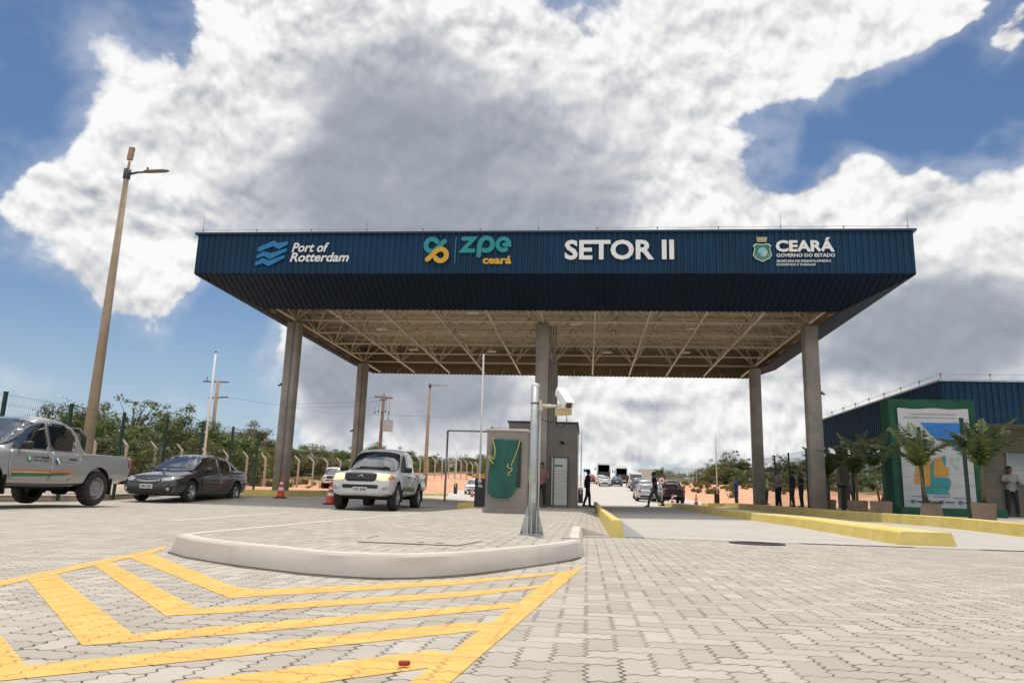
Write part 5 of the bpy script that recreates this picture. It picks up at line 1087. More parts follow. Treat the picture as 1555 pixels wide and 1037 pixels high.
def person(label,x,v,z,face,pose,top,bottom,shoe=(.02,.018,.016),skin=None,h=1.73,sleeve=.85,vest=None,hat=None,group=None,bag=None):
    skin=skin or SKIN; P=PO[pose]; r=thing('person',label,'person',(x,v,z),face,group); r.scale=(h/1.73,)*3; ln=P['lean']; L=lambda p:Vector(p)
    hc=Vector((ln[0]*.72+.015,ln[1]*.7,1.615))
    b=MB(); torso(b,[(.84,.10,.085),(.90,.155,.105),(1.0,.15,.105),(1.10,.138,.098),(1.25,.162,.112),(1.38,.175,.108),(1.44,.13,.085),(1.47,.06,.06)],ln)
    b.path([Vector((ln[0]*.56,0,1.42)),hc-Vector((.01,0,.08))],[.060,.052],12); ell(b,hc,(.096,.076,.118)); ell(b,hc+Vector((.012,0,-.06)),(.075,.058,.062)); ell(b,hc+Vector((.094,0,-.012)),(.022,.014,.026)); ell(b,hc+Vector((.085,0,-.058)),(.014,.024,.010)); ell(b,hc+Vector((.082,0,.028)),(.016,.045,.012))
    for s in (1,-1): ell(b,hc+Vector((-.005,s*.079,-.008)),(.020,.010,.032))
    for a,s in (('L',1),('R',-1)):
        S_,E_,W_=[L(q) for q in P[a]]; b.path([S_,S_.lerp(E_,.4),E_,E_.lerp(W_,.35),W_],[.058,.052,.042,.041,.027],10); hand(b,W_,E_,s)
        Hh,K,A=[L(q) for q in P['l'+a]]; b.path([Hh,Hh.lerp(K,.4),K,K.lerp(A,.35),A],[.092,.082,.056,.058,.038],10); b.path([A,A+Vector((.07,0,-.055)),A+Vector((.16,0,-.065))],[.04,.036,.028],8)
    remesh(b,'body',skin,.0115,r,3)
    b=MB(); 
    for s in (1,-1): ell(b,hc+Vector((.088,s*.032,.006)),(.009,.013,.007),8)
    b.obj('eyes',HAIR,r)
    b=MB(); ell(b,hc+Vector((-.012,0,.035)),(.101,.083,.100)); ell(b,hc+Vector((-.045,0,-.01)),(.062,.072,.085)); remesh(b,'hair' if not hat else 'cap',HAIR if not hat else hat,.012,r,2)
    b=MB(); torso(b,[(.86,.162,.122),(.93,.170,.122),(1.0,.166,.121),(1.10,.155,.116),(1.25,.180,.130),(1.38,.192,.124),(1.445,.145,.10),(1.465,.085,.08)],ln)
    for a in 'LR':
        S_,E_,W_=[L(q) for q in P[a]]
        if sleeve>.6: b.path([S_,S_.lerp(E_,.4),E_,E_.lerp(W_,.35),W_.lerp(E_,.08)],[.070,.064,.056,.052,.044],10)
        else: b.path([S_,S_.lerp(E_,.4),S_.lerp(E_,.75)],[.070,.066,.064],10)
    remesh(b,'shirt',top,.013,r,3)
    if vest:
        b=MB(); torso(b,[(.92,.180,.134),(1.0,.178,.133),(1.10,.168,.128),(1.25,.192,.142),(1.38,.200,.135),(1.45,.15,.108)],ln); remesh(b,'vest',vest,.013,r,3)
        b=MB(); torso(b,[(1.06,.176,.136),(1.10,.174,.135)],ln); b.obj('vest_band',mat('reflective band',(.6,.6,.55),.4),r)
    b=MB(); torso(b,[(.82,.12,.10),(.88,.168,.120),(.96,.164,.118),(1.02,.158,.114)],ln)
    for a in 'LR':
        Hh,K,A=[L(q) for q in P['l'+a]]; b.path([Hh,Hh.lerp(K,.4),K,K.lerp(A,.4),A+Vector((0,0,.0))],[.104,.095,.072,.068,.058],10)
    remesh(b,'trousers',bottom,.013,r,3)
    for a in 'LR':
        A=L(P['l'+a][2]); b=MB(); up=Vector((.0,0,-.09))
        b.loft([[A+Vector((xx,w*math.cos(2*PI*k/12),zz-.09+hh*max(-.0,math.sin(2*PI*k/12))*1.0)) for k in range(12)] for xx,w,hh,zz in ((-.075,.02,.05,.02),(-.06,.036,.09,.0),(.0,.042,.10,.0),(.09,.048,.065,.0),(.16,.044,.05,.0),(.205,.02,.03,.01))]); b.obj('shoe',mat('dark shoe',(.015,.013,.012),.5) if shoe[0]<.1 else mat('pale shoe',(.4,.4,.4),.6),r)
    return r
cloth=lambda n,c:mat(n,c,.8,var=.15,scale=5)
blk=cloth('black cloth',(.012,.012,.014)); nav=cloth('navy cloth',(.010,.016,.035)); gryc=cloth('grey trouser cloth',(.10,.10,.095)); blue=cloth('blue shirt cloth',(.010,.045,.20)); lgt=cloth('pale grey shirt cloth',(.28,.27,.30)); jean=cloth('dark denim',(.018,.024,.045)); redc=cloth('red shirt cloth',(.36,.02,.022)); limec=cloth('lime vest cloth',(.26,.48,.03)); wht=cloth('white shirt cloth',(.40,.39,.38)); brn=cloth('brown cloth',(.10,.06,.04))
m,t,bq_=newmat('red checked cloth'); p=coords(t); x,y,z=t.xyz(p)
ck=((z*14.).frac().lt(.5)+(y*14.).frac().lt(.5))
t.put(bq_.inputs['Base Color'],t.mix(ck.eq(1.),t.mix(ck.eq(2.),(.40,.03,.04),(.02,.02,.03)),(.30,.20,.21))); bq_.inputs['Roughness'].default_value=.85; chk=m
zw=lambda x,v:zg(x,v)+.14
person('guard in dark uniform with hands behind back standing right of the kiosk',.03,36.5,ZI,rad(8),'guard',nav,nav)
person('man in black shirt and grey trousers striding across the lane',3.45,39,zg(3.4,39)+.005,PI-.15,'walk',blk,gryc,sleeve=.4,h=1.76)
person('man in blue polo holding phone to his ear near the far barrier',9.2,48,zg(9.2,48)+.03,rad(150),'phone',blue,jean,sleeve=.4)
person('worker in lime safety vest between right columns behind the fence',10.3,45,zw(10,45)+.02,rad(-30),'stand',nav,blk,vest=limec)
person('man in pale grey shirt talking beside the worker in lime vest',8.85,36.2,zw(8.8,36),rad(200),'talk',lgt,blk,sleeve=.4)
person('man in black clothing with bag facing the pale grey shirted man',10.02,38.2,zw(10,38),rad(170),'stand',blk,jean,h=1.76)
person('person in dark clothes using both hands close to right front column',10.75,39.4,zw(10.7,39),rad(185),'talk',blk,blk,sleeve=.4,h=1.7)
person('man in pale shirt with dark trousers under the blue roofed building',13.5,41,zw(13.5,41),rad(200),'stand',wht,nav,sleeve=.4,h=1.70)
person('man in dark grey shirt behind the pale shirted man under the roof',14.1,42.3,zw(14,41),rad(-120),'stand',gryc,blk,h=1.76)
person('person in white shirt partly cut by the right frame edge',14.85,28.2,zw(14.8,27),rad(-100),'talk',wht,blk,sleeve=.4,h=1.74)
person('man in red checked shirt in front of kiosk just right of camera pole',-1.66,27.7,ZI,rad(-110),'talk',chk,blk,h=1.62)
person('worker in lime vest and red sleeves half hidden by the camera pole',-2.26,27.75,ZI,rad(-80),'stand',redc,blk,vest=limec,h=1.66)
person('person in red shirt walking on the road near the small bus',5.5,127,zg(5.5,127),rad(-90),'stand',redc,jean,sleeve=.4,h=1.75)
person('person in dark red shirt walking on the road beside the white van',5.95,113,zg(5.9,113),rad(-90),'walk',cloth('dark red cloth',(.16,.02,.025)),brn,sleeve=.4,h=1.75)
# ------------------------------------------------------------------ building on the right
BX,BV0,BV1=12.0,26.4,39.6
bd=thing('office_building','low building with deep blue ribbed roof band on the right edge','building',(0,0,0))
z1s,z2s=z1,z2
z1,z2=3.38,4.80
fascia((BX,BV0),(32,BV0),(0,-1)).obj('fascia',M_blue,bd); fascia((BX,BV0),(BX,BV1),(-1,0)).obj('fascia',M_blue,bd)
z1,z2=z1s,z2s
b=MB(); b.box((22,(BV0+BV1)/2,3.42),(19.9,BV1-BV0-.1,.06)); b.obj('soffit',mat('building soffit',(.30,.27,.23),.8),bd)
b=MB(); b.box((22,(BV0+BV1)/2,4.74),(19.96,BV1-BV0-.05,.04)); b.obj('roof',MATS['roof top sheet'],bd)
b=MB(); b.box((22,BV0-.02,4.83),(20.2,.12,.06)).box((BX-.02,(BV0+BV1)/2,4.83),(.12,BV1-BV0+.1,.058)); b.obj('flashing',MATS['roof top sheet'],bd)
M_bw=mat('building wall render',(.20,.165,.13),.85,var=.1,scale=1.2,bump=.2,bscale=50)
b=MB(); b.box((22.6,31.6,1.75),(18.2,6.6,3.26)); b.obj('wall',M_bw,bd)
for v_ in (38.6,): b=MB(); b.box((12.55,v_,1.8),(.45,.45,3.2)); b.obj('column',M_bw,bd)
b=MB(); b.box((15.6,28.27,2.0),(1.6,.06,1.1)); b.obj('window',M_glass,bd); b=MB(); b.box((18.6,28.27,1.35),(.95,.06,2.1)); b.obj('door',mat('door dark',(.08,.07,.06),.5),bd)
b=MB(); b.box((13.47,30.2,1.9),(.06,1.5,1.1)); b.obj('window',M_glass,bd)
b=MB(); b.box((14.4,28.2,3.05),(.12,.14,.1)); b.tube((14.4,28.12,3.0),(14.35,27.95,2.95),.05); b.obj('small_camera',MATS['dark device'],bd)
b=MB(); pts=[]
for i in range(9):
    v_=lerp(BV1,BV0,i/8); pts.append(Vector((BX,v_,5.05)))
for i in range(1,8): pts.append(Vector((BX+i*1.6,BV0,5.05)))
b.path(pts,.007,5)
for p_ in pts: b.tube((p_.x,p_.y,4.8),p_,.012,n=6); b.lathe([(.001,-.05),(.04,-.03),(.04,.03),(.001,.05)],8,c=p_)
b.obj('lightning_wire',M_wire,bd)
# green cloth frame with banner
gf=thing('banner_frame','green cloth covered frame holding a white map banner behind the fence','banner frame',(9.68,25.0,zw(9.7,25)))
M_gc=mat('green cloth panel',(.003,.066,.032),.75,var=.25,scale=1.5)
b=MB(); nx=40
def gpt(x,z,y=0): return (x,y-.02*math.sin(x*9+z*3)-.012*math.sin(z*11+x*2),z)
for (ax,bx,az,bz) in ((0,.26,0,3.65),(2.38,2.62,0,3.65),(.26,2.38,3.3,3.65),(.26,2.38,0,.22)):
    n1_,n2_=max(2,int((bx-ax)/.08)),max(2,int((bz-az)/.08)); b.add([gpt(lerp(ax,bx,i/n1_),lerp(az,bz,j/n2_)) for j in range(n2_+1) for i in range(n1_+1)],[(j*(n1_+1)+i,j*(n1_+1)+i+1,(j+1)*(n1_+1)+i+1,(j+1)*(n1_+1)+i) for j in range(n2_) for i in range(n1_)],0,True)
b.box((0.0,.35,1.82),(.02,.7,3.64)).box((2.62,.35,1.82),(.02,.7,3.64)).box((1.31,.35,3.64),(2.6,.7,.02)).box((1.31,.10,1.8),(2.55,.02,3.5)); b.box((1.5,-.25,.12),(3.1,.5,.24)); b.obj('green_cloth',M_gc,gf)
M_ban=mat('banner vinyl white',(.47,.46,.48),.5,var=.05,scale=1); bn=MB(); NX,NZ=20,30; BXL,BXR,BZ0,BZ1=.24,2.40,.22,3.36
def bpt(s,t_): return Vector((lerp(BXL,BXR,s),-.06-.01*math.sin(s*6+t_*4),lerp(BZ0,BZ1,t_)-.03*math.sin(s*PI*2)**2*(t_>.99)))
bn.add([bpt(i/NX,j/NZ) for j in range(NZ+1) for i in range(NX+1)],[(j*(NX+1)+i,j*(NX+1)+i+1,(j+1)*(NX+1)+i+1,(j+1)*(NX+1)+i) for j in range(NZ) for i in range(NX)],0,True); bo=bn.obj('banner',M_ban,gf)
b_uv=lambda px,py:(BXL+(px-145)/(720-145)*(BXR-BXL)-(0 if True else 0),BZ1-(py-115)/(905-115)*(BZ1-BZ0))
def bl(poly): 
    out=[]
    for px,py in poly:
        xl=lerp(140,195,(py-115)/790); xr=lerp(672,728,(py-115)/790); out.append((BXL+(px-xl)/(xr-xl)*(BXR-BXL),BZ1-(py-115)/790*(BZ1-BZ0)))
    return out
flat('map_shape',[bl([(312,232),(630,232),(650,462),(600,455),(500,390),(400,330)])],mat('map blue',(.01,.17,.52),.5),bo,-.075,.006)
flat('map_shape',[bl([(265,715),(280,560),(385,520),(385,735)])],mat('map ochre',(.50,.25,.03),.5),bo,-.075,.006)
flat('map_shape',[bl([(410,520),(470,505),(480,560),(520,590),(520,650),(410,660)])],mat('map ochre',(.50,.25,.03),.5),bo,-.075,.006)
flat('map_shape',[bl([(388,560),(420,520),(500,490),(500,560),(470,600),(410,665),(520,665),(540,700),(515,780),(540,795),(350,795),(340,740),(386,735)])],mat('map teal',(.02,.23,.25),.5),bo,-.073,.005)
flat('map_shape',[bl([(190,262),(320,255),(350,310),(190,335)])],mat('map pale green',(.36,.42,.38),.5),bo,-.073,.004)
flat('map_shape',[bl([(545,480),(610,470),(590,600),(550,560)])],mat('map pale green',(.36,.42,.38),.5),bo,-.073,.004)
M_tx=mat('banner grey text',(.16,.17,.20),.6)
put_text('lettering','INAUGURAÇÃO DO SETOR II DA ZONA DE',(.66,3.14,1.98,3.19),M_tx,bo,-.075,.01,0,.003); put_text('lettering','PROCESSAMENTO DE EXPORTAÇÃO DO CEARÁ - ZPE',(.44,3.03,2.20,3.08),M_tx,bo,-.075,.01,0,.003)
b=MB()
for k,(ax,bx,zz) in enumerate(((.50,1.05,.58),(1.12,1.62,.58),(1.70,2.25,.56))): b.box(((ax+bx)/2,-.078,zz),(bx-ax,.004,.022))
b.obj('rule',M_tx,bo)
b=MB()
for k,xx in enumerate((.50,.98,1.36,1.92)): b.box((xx,-.078,.42),(.11,.004,.10)); b.box((xx+.24,-.078,.42),(.28,.004,.04))
b.obj('logo_strip',mat('banner logo',(.05,.14,.22),.6),bo)
# terminal, extinguisher
tm=thing('access_terminal','black access terminal pedestal behind the fence near the first palm','terminal',(9.95,30.7,zw(9.9,30.7))); b=MB(); b.box((0,0,.45),(.16,.14,.90),taper=.8); b.obj('post',M_black,tm); b=MB(); b.box((-.05,-.05,.95),(.34,.20,.14),rx=.4); bevel(b.obj('head',M_black,tm),.02); b=MB(); b.box((-.05,-.075,1.01),(.24,.12,.01),rx=.4); b.obj('screen',mat('terminal screen',(.25,.33,.36),.15),tm)
fe=thing('fire_extinguisher','red fire extinguisher standing by the wall left of the banner frame','extinguisher',(10.6,28.4,zw(10.6,28.4))); b=MB(); b.lathe([(.001,0),(.085,.0),(.09,.03),(.09,.46),(.05,.54),(.025,.56),(.001,.56)],18); b.obj('cylinder',M_red,fe); b=MB(); b.box((0,0,.60),(.04,.16,.05)).path([(0,.06,.58),(.0,.12,.40),(.0,.10,.15)],.012,6); b.obj('valve',M_black,fe)
# ------------------------------------------------------------------ green mesh fences
M_gp=mat('green fence post',(.006,.035,.022),.45,var=.1); M_gw=mat('green fence wire',(.008,.05,.035),.45,var=.05)
def meshfence(label,x,vs_,zf,h=2.45,dz=.15):
    f=thing('mesh_fence',label,'fence',(0,0,0))
    for v_ in vs_: b=MB(); b.box((x,v_,zf(x,v_)+(h+.06)/2-.05),(.07,.07,h+.16)); b.box((x,v_,zf(x,v_)+h+.065),(.085,.085,.03)); b.obj('post',M_gp,f)
    for a,c_ in zip(vs_,vs_[1:]):
        b=MB(); za,zc=zf(x,a)+.05,zf(x,c_)+.05; n=int((c_-a-.07)/.075)
        for k in range(n+1):
            t_=k/n; v_=lerp(a+.05,c_-.05,t_); zz=lerp(za,zc,t_)
            b.path([(x+.03,v_,zz),(x+.03,v_,zz+h)],.0028,3,caps=False)
        for zz in (.05,.10,.40,.75,.80,1.10,1.45,1.50,1.85,2.15,2.20,2.40): b.path([(x+.037,a+.03,za+zz),(x+.037,c_-.03,zc+zz)],.0032,3,caps=False)
        b.obj('mesh_panel',M_gw,f)
    return f
meshfence('green welded mesh fence along the walk behind the silver pickup',-14.25,[9.6,12.0,14.4,16.8,19.2,21.6,24.0,26.4,28.8,31.2],lambda x,v:zg(-14.4,v)+.13)
meshfence('green welded mesh fence beside the potted palms on the right',9.45,[14.3,17.1,19.9,22.4,25.2,28.0,30.8,33.6,36.5,39.2,41.9],lambda x,v:zw(x,v)-.02)
# ------------------------------------------------------------------ potted palms
M_lf=mat('palm leaflet green',(.035,.066,.012),.42,var=.35,scale=2.5,spec=.6); M_lf2=mat('palm leaflet yellow green',(.085,.11,.016),.42,var=.3,scale=2.5); M_tr=mat('palm stem',(.13,.10,.05),.8,var=.3,scale=6); M_pot=mat('beige planter',(.24,.175,.13),.8,var=.12,dirt=(.30,.22,.16))
def palm(label,x,v,z,h,seed,tilt=0):
    R=random.Random(seed); p_=thing('potted_palm',label,'palm',(x,v,z),R.uniform(0,6),'potted palms between kerb and fence'); b=MB(); b.box((0,0,.2),(.42,.42,.40),taper=1.12 if not tilt else .8); bevel(b.obj('pot',M_pot,p_),.015)
    b=MB(); b.box((0,0,.395),(.40,.40,.02)); b.obj('soil',mat('potting soil',(.05,.035,.022),.95),p_)
    b=MB(); ns=R.choice((1,2,2)); tops=[]
    for s in range(ns):
        o=Vector((R.uniform(-.05,.05),R.uniform(-.05,.05),.38)); tp=Vector((o.x*3+R.uniform(-.1,.1),o.y*3+R.uniform(-.1,.1),.38+h*R.uniform(.36,.46))); b.path([o,o.lerp(tp,.5)+Vector((.02,0,0)),tp],[.035,.028,.022],8); tops.append(tp)
    b.obj('trunk',M_tr,p_)
    nf=0
    for tp in tops:
        for k in range(R.randint(7,9) if ns>1 else 11):
            a=2*PI*k/8+R.uniform(-.3,.3); L=h*R.uniform(.40,.60); el_=R.uniform(.75,1.5); d=Vector((math.cos(a),math.sin(a),0)); pts=[]
            P_=tp.copy(); ang=el_
            for i in range(9):
                pts.append(P_.copy()); P_+= (d*math.cos(ang)+Vector((0,0,1))*math.sin(ang))*L/8; ang-=R.uniform(.07,.17)
            f=MB(); f.path(pts,[.009*(1-i/9)+.002 for i in range(9)],4)
            for i in range(1,9):
                for q in range(3):
                    t_=q/3; c_=pts[i-1].lerp(pts[i],t_); tg=(pts[i]-pts[i-1]).normalized(); sd=tg.cross(Vector((0,0,1))).normalized(); ll=.30*h/2.4*math.sin(PI*min(1,(i+t_)/9.2)**.7)+.05
                    for s in (1,-1):
                        e_=c_+sd*s*ll*.8+tg*ll*.55+Vector((0,0,-ll*R.uniform(.12,.5))); m_=c_.lerp(e_,.5)+Vector((0,0,ll*.06)); w=tg*.015+Vector((0,0,.012))
                        f.add([c_,m_+w,e_,m_-w],[(0,1,2,3)],0,False)
            f.obj('frond',M_lf2 if R.random()<.28 else M_lf,p_); nf+=1
zk=lambda v:zg(9,v)+.14
for k,(x,v,h,lab,tl) in enumerate(((8.85,18.0,2.3,'lush potted palm right of the banner, frame edge side',0),(8.85,20.6,2.45,'potted palm leaning before the white map banner',1),(8.8,23.8,2.5,'potted palm just left of the green banner frame',0),(8.8,25.8,2.5,'potted palm, second left of the green banner frame',0),(8.8,28.9,2.45,'potted palm nearest the right front column',0),(9.4,16.6,2.2,'potted palm outside near right frame edge',0))[:5]): palm(lab,x,v,zk(v),h,40+k,tl)
# ------------------------------------------------------------------ concrete post and wire fences
M_cp=mat('pale concrete fence post',(.48,.415,.35),.8,var=.15,scale=2); M_bw_=mat('barbed wire',(.16,.14,.13),.6)
def site(xc,d): return (.9945*xc-.105*d,.105*xc+.9945*d)
def postfence(label,P,h,arm,zoff=0.,wire=True):
    f=thing('wire_fence',label,'fence',(0,0,0)); me=None; tops=[]
    for x,v in P:
        z=zt(x,v)+zoff
        if me is None:
            b=MB(); b.box((0,0,h/2-.1),(.13,.13,h+.2)); b.path([(0,0,h-.03),(arm*.42,0,h+.38)],[.075,.055],4,smooth=False); me=b.mesh('post',M_cp)
        link('post',me,f,(x,v,z),rng.uniform(-.1,.1)); tops.append(Vector((x,v,z)))
    if wire:
        b=MB()
        for k in range(9): b.path([p+Vector((0,-.07,.2+k*(h-.2)/8.5)) for p in tops],.006,3,caps=False)
        for k in (.15,.30): b.path([p+Vector((arm*k*1.05,0,h+k)) for p in tops],.006,3,caps=False)
        b.obj('wires',M_bw_,f)
    return f
P=[]; d=44.
while d<114: P.append(site(-20.2+.29*(d-58),d)); d+=2.35+.0*d
postfence('pale concrete post fence with bent tops along the left red earth',P,2.25,-1)
P=[]; d=78.
while d<108: P.append(site(-29.2+.17*(d-82),d)); d+=3.2
postfence('second pale post fence farther back before the left trees',P,2.2,-1)
postfence('pale post fence across the slope behind the right columns',[site(31.5+2.3*k,121+.35*k) for k in range(22)],2.1,1)
postfence('long pale post fence climbing beside the far road on the right',[site(31.+.14*k*4.5,121.5+k*4.5) for k in range(1,20)],2.1,1,0.,False)
# ------------------------------------------------------------------ trees and scrub
def leaf_mat(name,a,c_):
    m,t,b=newmat(name); p=coords(t,'Object'); oi=X(t,t.new('ShaderNodeObjectInfo').outputs['Random'])
    n=t.noise(p,.8,4,.6); n2=t.white(t.vscale(p,(3.,3.,3.)))
    gi=X(t,t.new('ShaderNodeNewGeometry').outputs['Random Per Island'])
    col=t.mix(t.step(n,.3,.7)*.6+gi*.4,a,c_); col=t.mix(oi*.35,col,(.11,.085,.03))
    t.put(b.inputs['Base Color'],col); b.inputs['Roughness'].default_value=.55; b.inputs['Specular IOR Level'].default_value=.35
    tr=t.new('ShaderNodeBsdfTranslucent'); t.put(tr.inputs['Color'],t.mix(.5,col,(.16,.20,.02))); mx=t.new('ShaderNodeMixShader'); mx.inputs[0].default_value=.28
    out=m.node_tree.nodes['Material Output']; t.l.new(b.outputs[0],mx.inputs[1]); t.l.new(tr.outputs[0],mx.inputs[2]); t.l.new(mx.outputs[0],out.inputs[0]); return m
LG=[leaf_mat('foliage deep green',(.045,.07,.014),(.12,.145,.03)),leaf_mat('foliage olive',(.07,.08,.018),(.19,.18,.045)),leaf_mat('foliage fresh green',(.06,.10,.016),(.17,.21,.035)),leaf_mat('foliage dry brown',(.085,.07,.03),(.19,.15,.07))]
M_bark=mat('tree bark',(.12,.085,.06),.9,var=.3,scale=3,bump=.4)
def treekind(seed,h,w,nc,lpc,ls,style):
    R=random.Random(seed); tk=MB(); cr=MB(); clumps=[]
    trunk_h=h*(.30 if style!='bush' else .10) if style!='sparse' else h*.5
    nst=1 if style!='bush' else 4
    for s in range(nst):
        o=Vector((R.uniform(-.3,.3),R.uniform(-.3,.3),-.3)) if nst>1 else Vector((0,0,-.3)); t0=Vector((o.x*2+R.uniform(-.2,.2),o.y*2+R.uniform(-.2,.2),trunk_h)); r0=.045*h*.5
        tk.path([o,o.lerp(t0,.5)+Vector((R.uniform(-.1,.1),R.uniform(-.1,.1),0)),t0],[r0,r0*.8,r0*.6],7)
        for k in range(nc//nst):
            a=R.uniform(0,2*PI); 
            if style=='sparse': rr=w*.5*R.uniform(.25,1.); zz=h*(R.uniform(.72,1.0)-.12*(rr/(w*.5))**2)
            elif style=='umbrella': rr=w*.5*math.sqrt(R.uniform(.02,1)); zz=h*(R.uniform(.62,.97)-.25*(rr/(w*.5))**2)
            else:
                rr=w*.5*math.sqrt(R.uniform(0,1)); top=h*math.sqrt(max(.05,1-(rr/(w*.52))**2)); zz=lerp(h*.12 if style=='bush' else h*.30,top,R.uniform(.25,1)**.6)*R.uniform(.85,1.06)
            c_=Vector((rr*math.cos(a),rr*math.sin(a),zz)); clumps.append(c_)
            if R.random()<(.9 if style=='sparse' else .45): mid=t0.lerp(c_,.5)+Vector((R.uniform(-.2,.2),R.uniform(-.2,.2),R.uniform(-.1,.3))); tk.path([t0-Vector((0,0,.1)),mid,c_],[r0*.45,r0*.25,r0*.08],5)
    for c_ in clumps:
        cs=R.uniform(.6,1.25)*w*(.085 if style=='sparse' else .125)
        for k in range(int(lpc*R.uniform(.6,1.3))):
            u=Vector((R.gauss(0,1),R.gauss(0,1),R.gauss(0,1))).normalized(); p=c_+Vector((u.x*cs,u.y*cs,u.z*cs*.72))*(R.uniform(.45,1.05)); nrm=(u+Vector((0,0,.8))+Vector((R.uniform(-.7,.7),R.uniform(-.7,.7),R.uniform(-.5,.5)))).normalized()
            a=nrm.cross(Vector((R.uniform(-1,1),R.uniform(-1,1),R.uniform(-1,1)))).normalized(); b_=nrm.cross(a); s=ls*R.uniform(.5,1.3)
            cr.add([p-a*s*.5,p+b_*s*.28,p+a*s*.55,p-b_*s*.26],[(0,1,2,3)])
    return tk,cr
KINDS={'dense':[(1,6,6.5,58,140,.21,'dense'),(2,6,5.5,52,140,.20,'dense'),(3,6,7.5,66,130,.21,'dense')],'bush':[(4,3,4.2,42,120,.16,'bush'),(5,3,3.6,38,120,.15,'bush'),(6,3,5.0,46,120,.17,'bush')],'sparse':[(7,8,6.2,24,34,.28,'sparse'),(8,6,5,18,30,.26,'sparse')]}
TM={}
def tree(kind,i,mi,x,v,h,label,name,group,dz=0.,wk=1.):
    key=(kind,i,mi)
    if key not in TM:
        tk,cr=treekind(*KINDS[kind][i]); TM[key]=(tk.mesh('trunk',M_bark),cr.mesh('crown',LG[mi]))
    h0=KINDS[kind][i][1]; k=h/h0; r=thing(name,label,'tree' if name!='shrub' else 'shrub',(x,v,zt(x,v)+dz),rng.uniform(0,6.28),group); r.scale=(k*wk,k*wk,k)
    link('trunk',TM[key][0],r); link('crown',TM[key][1],r); return r
F_=1126.
def atpx(px,d): xc=(px-777)/F_*d; return site(xc,d)
GL='trees of the belt behind the left fences'; GF='small trees beyond the red earth on the left'; GR='bushes on the slope to the right'; GH='far trees along the road crest'
def hgt(px,ytop,d):
    hor=728.4+ (776.7-728.4)*px/1555; x,v=atpx(px,d); return max(1.2,.53+(hor-ytop)*d/1150-zt(x,v))
LM=[(10,'silver pickup cab'),(60,'silver pickup rear window'),(135,'tall street lamp pole'),(190,'silver pickup tail lamp'),(245,'grey sedan bonnet'),(300,'grey sedan roof'),(322,'brown utility pole'),(365,'grey sedan boot'),(405,'gap left of front left column'),(437,'left front column'),(490,'small white pickup'),(549,'left rear column'),(577,'transformer pole'),(608,'headlit pickup roof'),(645,'street lamp past that pickup'),(680,'thin goalpost frame'),(731,'raised boom by the totem wall'),(780,'totem wall'),(960,'white van on the road'),(1004,'round speed sign'),(1025,'dark maroon pickup'),(1062,'far road fence'),(1094,'boom near the blue shirted man'),(1118,'man in blue polo'),(1149,'right rear column'),(1183,'man in pale grey shirt'),(1210,'man in black clothing'),(1240,'right front column'),(1275,'access terminal'),(1310,'roofed building porch'),(1345,'green banner frame'),(1430,'white map banner'),(1540,'person cut by the frame edge')]
USED=set()
def tlabel(px,d,h,kd,mi):
    c=('dark green','olive green','fresh green','dry brownish')[mi]; k='tree' if kd=='dense' else 'bush'; sz=('tall ' if h>5.5 else 'medium ' if h>3.6 else 'low ')
    x,n=min(LM,key=lambda q:abs(q[0]-px)); rel='directly behind' if abs(px-x)<7 else ('seen left of' if px<x else 'seen right of')
    for ex in ('','ragged ','rounded ','airy ','dense ','leaning ','spreading ','narrow ','shaggy ','squat '):
        l='%s%s%s %s %s the %s'%(ex,sz,c,k,rel,n)
        if l not in USED: USED.add(l); return l
    return l
left=[(-25,618,58,'dense',0,0),(22,622,60,'dense',1,1),(62,634,62,'bush',2,2),(112,606,55,'dense',2,0),(146,612,62,'dense',0,1),(176,630,52,'bush',0,2),(240,616,60,'dense',1,2),(262,632,54,'bush',1,0),(291,618,62,'dense',0,2),(322,634,66,'dense',1,1),(345,646,64,'bush',2,2),(366,650,72,'dense',2,1),(385,640,76,'dense',0,3),(404,656,80,'dense',1,0),(90,640,50,'bush',1,1),(200,652,50,'bush',2,0),(305,660,56,'bush',0,1),(232,664,48,'bush',1,2),(140,655,48,'bush',0,0),(35,650,46,'bush',2,1),(350,672,62,'bush',1,2),(392,676,70,'bush',0,0)]
for k,(px,yt,d,kd,i,mi) in enumerate(left):
    x,v=atpx(px,d); tree(kd,i,mi,x,v,hgt(px,yt,d),tlabel(px,d,hgt(px,yt,d),kd,mi),'broadleaf_tree' if kd=='dense' else 'shrub',GL)
x,v=atpx(212,56); tree('sparse',0,2,x,v,hgt(212,600,56),'tall open branched tree rising above the belt behind the grey sedan','broadleaf_tree',None)
mid=[(428,668,96,'dense',0,1),(458,673,98,'dense',1,0),(482,671,104,'dense',2,1),(508,684,110,'bush',0,0),(530,676,112,'dense',1,2),(548,682,112,'bush',2,0),(575,672,118,'dense',0,0),(600,684,122,'bush',1,1),(622,678,126,'dense',1,2),(645,690,130,'dense',2,2),(668,690,134,'dense',0,1),(690,697,138,'bush',0,1),(712,690,140,'dense',1,0),(736,688,142,'dense',2,0),(762,690,146,'dense',0,1),(795,694,150,'dense',1,1),(440,690,92,'bush',1,2),(470,694,94,'bush',2,1),(520,696,104,'bush',0,2),(560,698,108,'bush',1,0),(610,700,118,'bush',2,2),(655,704,126,'bush',0,2),(700,706,132,'bush',1,1),(745,706,138,'bush',2,1)]
mid+=[(412+17*k,(690,694,687,698,692)[k%5]+ (k>12)*5,(86,92,99,90,96)[k%5]+k*1.6,'bush' if k%3 else 'dense',k%3,(0,1,2,1,0,3)[k%6]) for k in range(23)]
for k,(px,yt,d,kd,i,mi) in enumerate(mid):
    x,v=atpx(px,d); tree(kd,i,mi,x,v,hgt(px,yt,d),tlabel(px,d,hgt(px,yt,d),kd,mi),'broadleaf_tree' if kd=='dense' else 'shrub',GF,0,1.25)
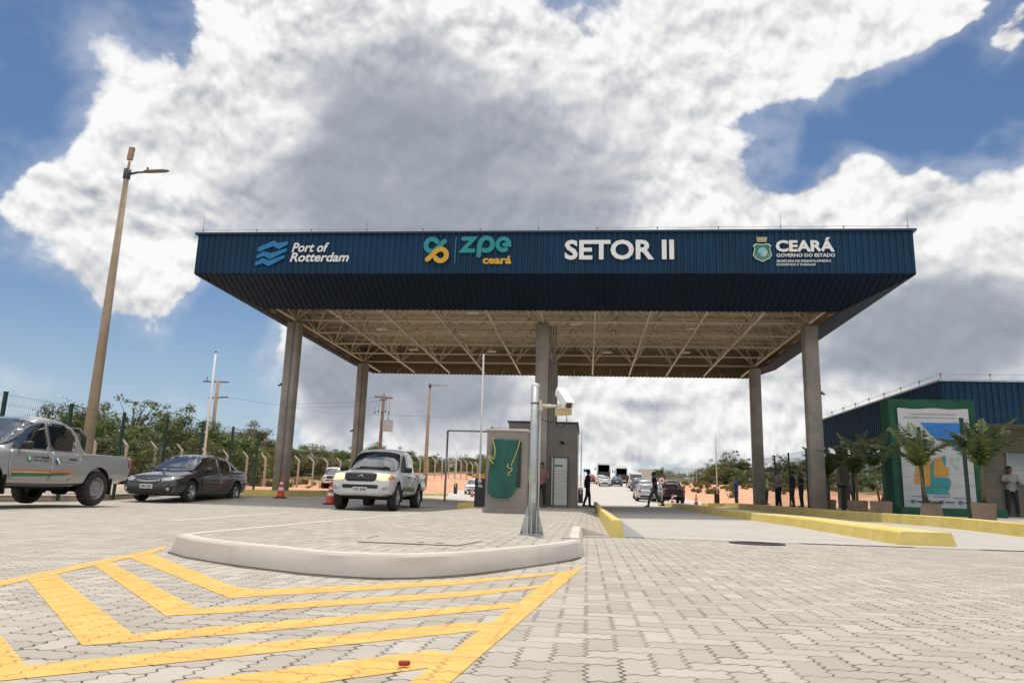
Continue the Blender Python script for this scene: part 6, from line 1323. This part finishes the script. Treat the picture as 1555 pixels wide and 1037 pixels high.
right=[(1092,696,128,'dense',1,1),(1112,692,130,'dense',2,0),(1132,697,128,'dense',0,0),(1080,706,132,'bush',2,1),(1150,708,126,'bush',0,3),(1172,702,118,'dense',1,3),(1192,698,116,'dense',0,0),(1215,694,118,'dense',2,3),(1238,690,120,'dense',1,0),(1262,694,116,'dense',0,2),(1290,698,112,'dense',1,1),(1320,700,112,'dense',2,0),(1100,722,118,'bush',1,3),(1125,724,116,'bush',0,1),(1152,726,114,'bush',2,3),(1064,724,128,'bush',1,2),(1350,700,110,'dense',0,1),(1400,704,110,'dense',1,0),(1460,704,110,'dense',2,1),(1530,704,110,'dense',0,0),(1165,716,104,'bush',1,1),(1185,714,100,'bush',2,3),(1205,712,102,'bush',0,0),(1228,712,100,'bush',1,2),(1250,713,98,'bush',2,1),(1275,714,96,'bush',0,3),(1300,714,96,'bush',1,1),(1325,715,94,'bush',2,2),(1140,716,112,'bush',0,0),(1082,716,122,'bush',1,1),(1180,730,88,'bush',2,3),(1215,731,86,'bush',0,3),(1255,732,84,'bush',1,3),(1290,732,84,'bush',2,3),(1120,710,116,'bush',1,0),(1100,704,118,'bush',2,1)]
for k,(px,yt,d,kd,i,mi) in enumerate(right):
    x,v=atpx(px,d); tree(kd,i,mi,x,v,hgt(px,yt,d),tlabel(px,d,hgt(px,yt,d),kd,mi),'broadleaf_tree' if kd=='dense' else 'shrub',GR,0,1.2)
x,v=atpx(1112,124); tree('sparse',1,1,x,v,hgt(1110,684,124),'thin open topped tree above the rounded bush on the right slope','broadleaf_tree',None)
x,v=atpx(1186,108); tree('sparse',0,0,x,v,hgt(1186,690,108),'open branched tree between the two right hand columns','broadleaf_tree',None)
far=[(968,722,230,'bush',0,1),(982,717,225,'dense',1,1),(996,711,220,'dense',2,0),(1010,711,215,'dense',0,1),(1024,715,205,'bush',1,3),(1038,717,195,'dense',1,3),(1052,722,185,'bush',2,1),(955,724,235,'bush',1,3),(1015,720,200,'bush',0,1),(990,720,210,'bush',2,0),(1066,724,165,'bush',0,0)]
for k,(px,yt,d,kd,i,mi) in enumerate(far):
    x,v=atpx(px,d); tree(kd,i,mi,x,v,hgt(px,yt,d),tlabel(px,d,hgt(px,yt,d),kd,mi),'broadleaf_tree' if kd=='dense' else 'shrub',GH,0,1.6)
# weeds along the edges of the red earth
b=MB(); R=random.Random(77)
def tuft(x,v,s):
    z=zt(x,v)
    for k in range(26):
        a=R.uniform(0,6.28); r=R.uniform(0,s*.6); p=Vector((x+r*math.cos(a),v+r*math.sin(a),z-.03)); hh=s*R.uniform(.35,1.0); d=Vector((math.cos(a)*hh*.5,math.sin(a)*hh*.5,hh)); w=Vector((-math.sin(a),math.cos(a),0))*s*.10
        b.add([p-w,p+w,p+d*.6+w*1.2,p+d,p+d*.6-w*1.2],[(0,1,2,3,4)])
for k in range(420):
    if R.random()<.55: d=R.uniform(70,125); px=R.uniform(1035,1200) ; xc=(px-777)/F_*d
    else: d=R.uniform(60,110); px=R.uniform(150,640); xc=(px-777)/F_*d
    x,v=site(xc,d)
    if -15<x<13: continue
    if R.random()<.5 and abs(x)<24: continue
    tuft(x,v,R.uniform(.25,.8))
tag(b.obj('weeds',LG[3]),kind='stuff')
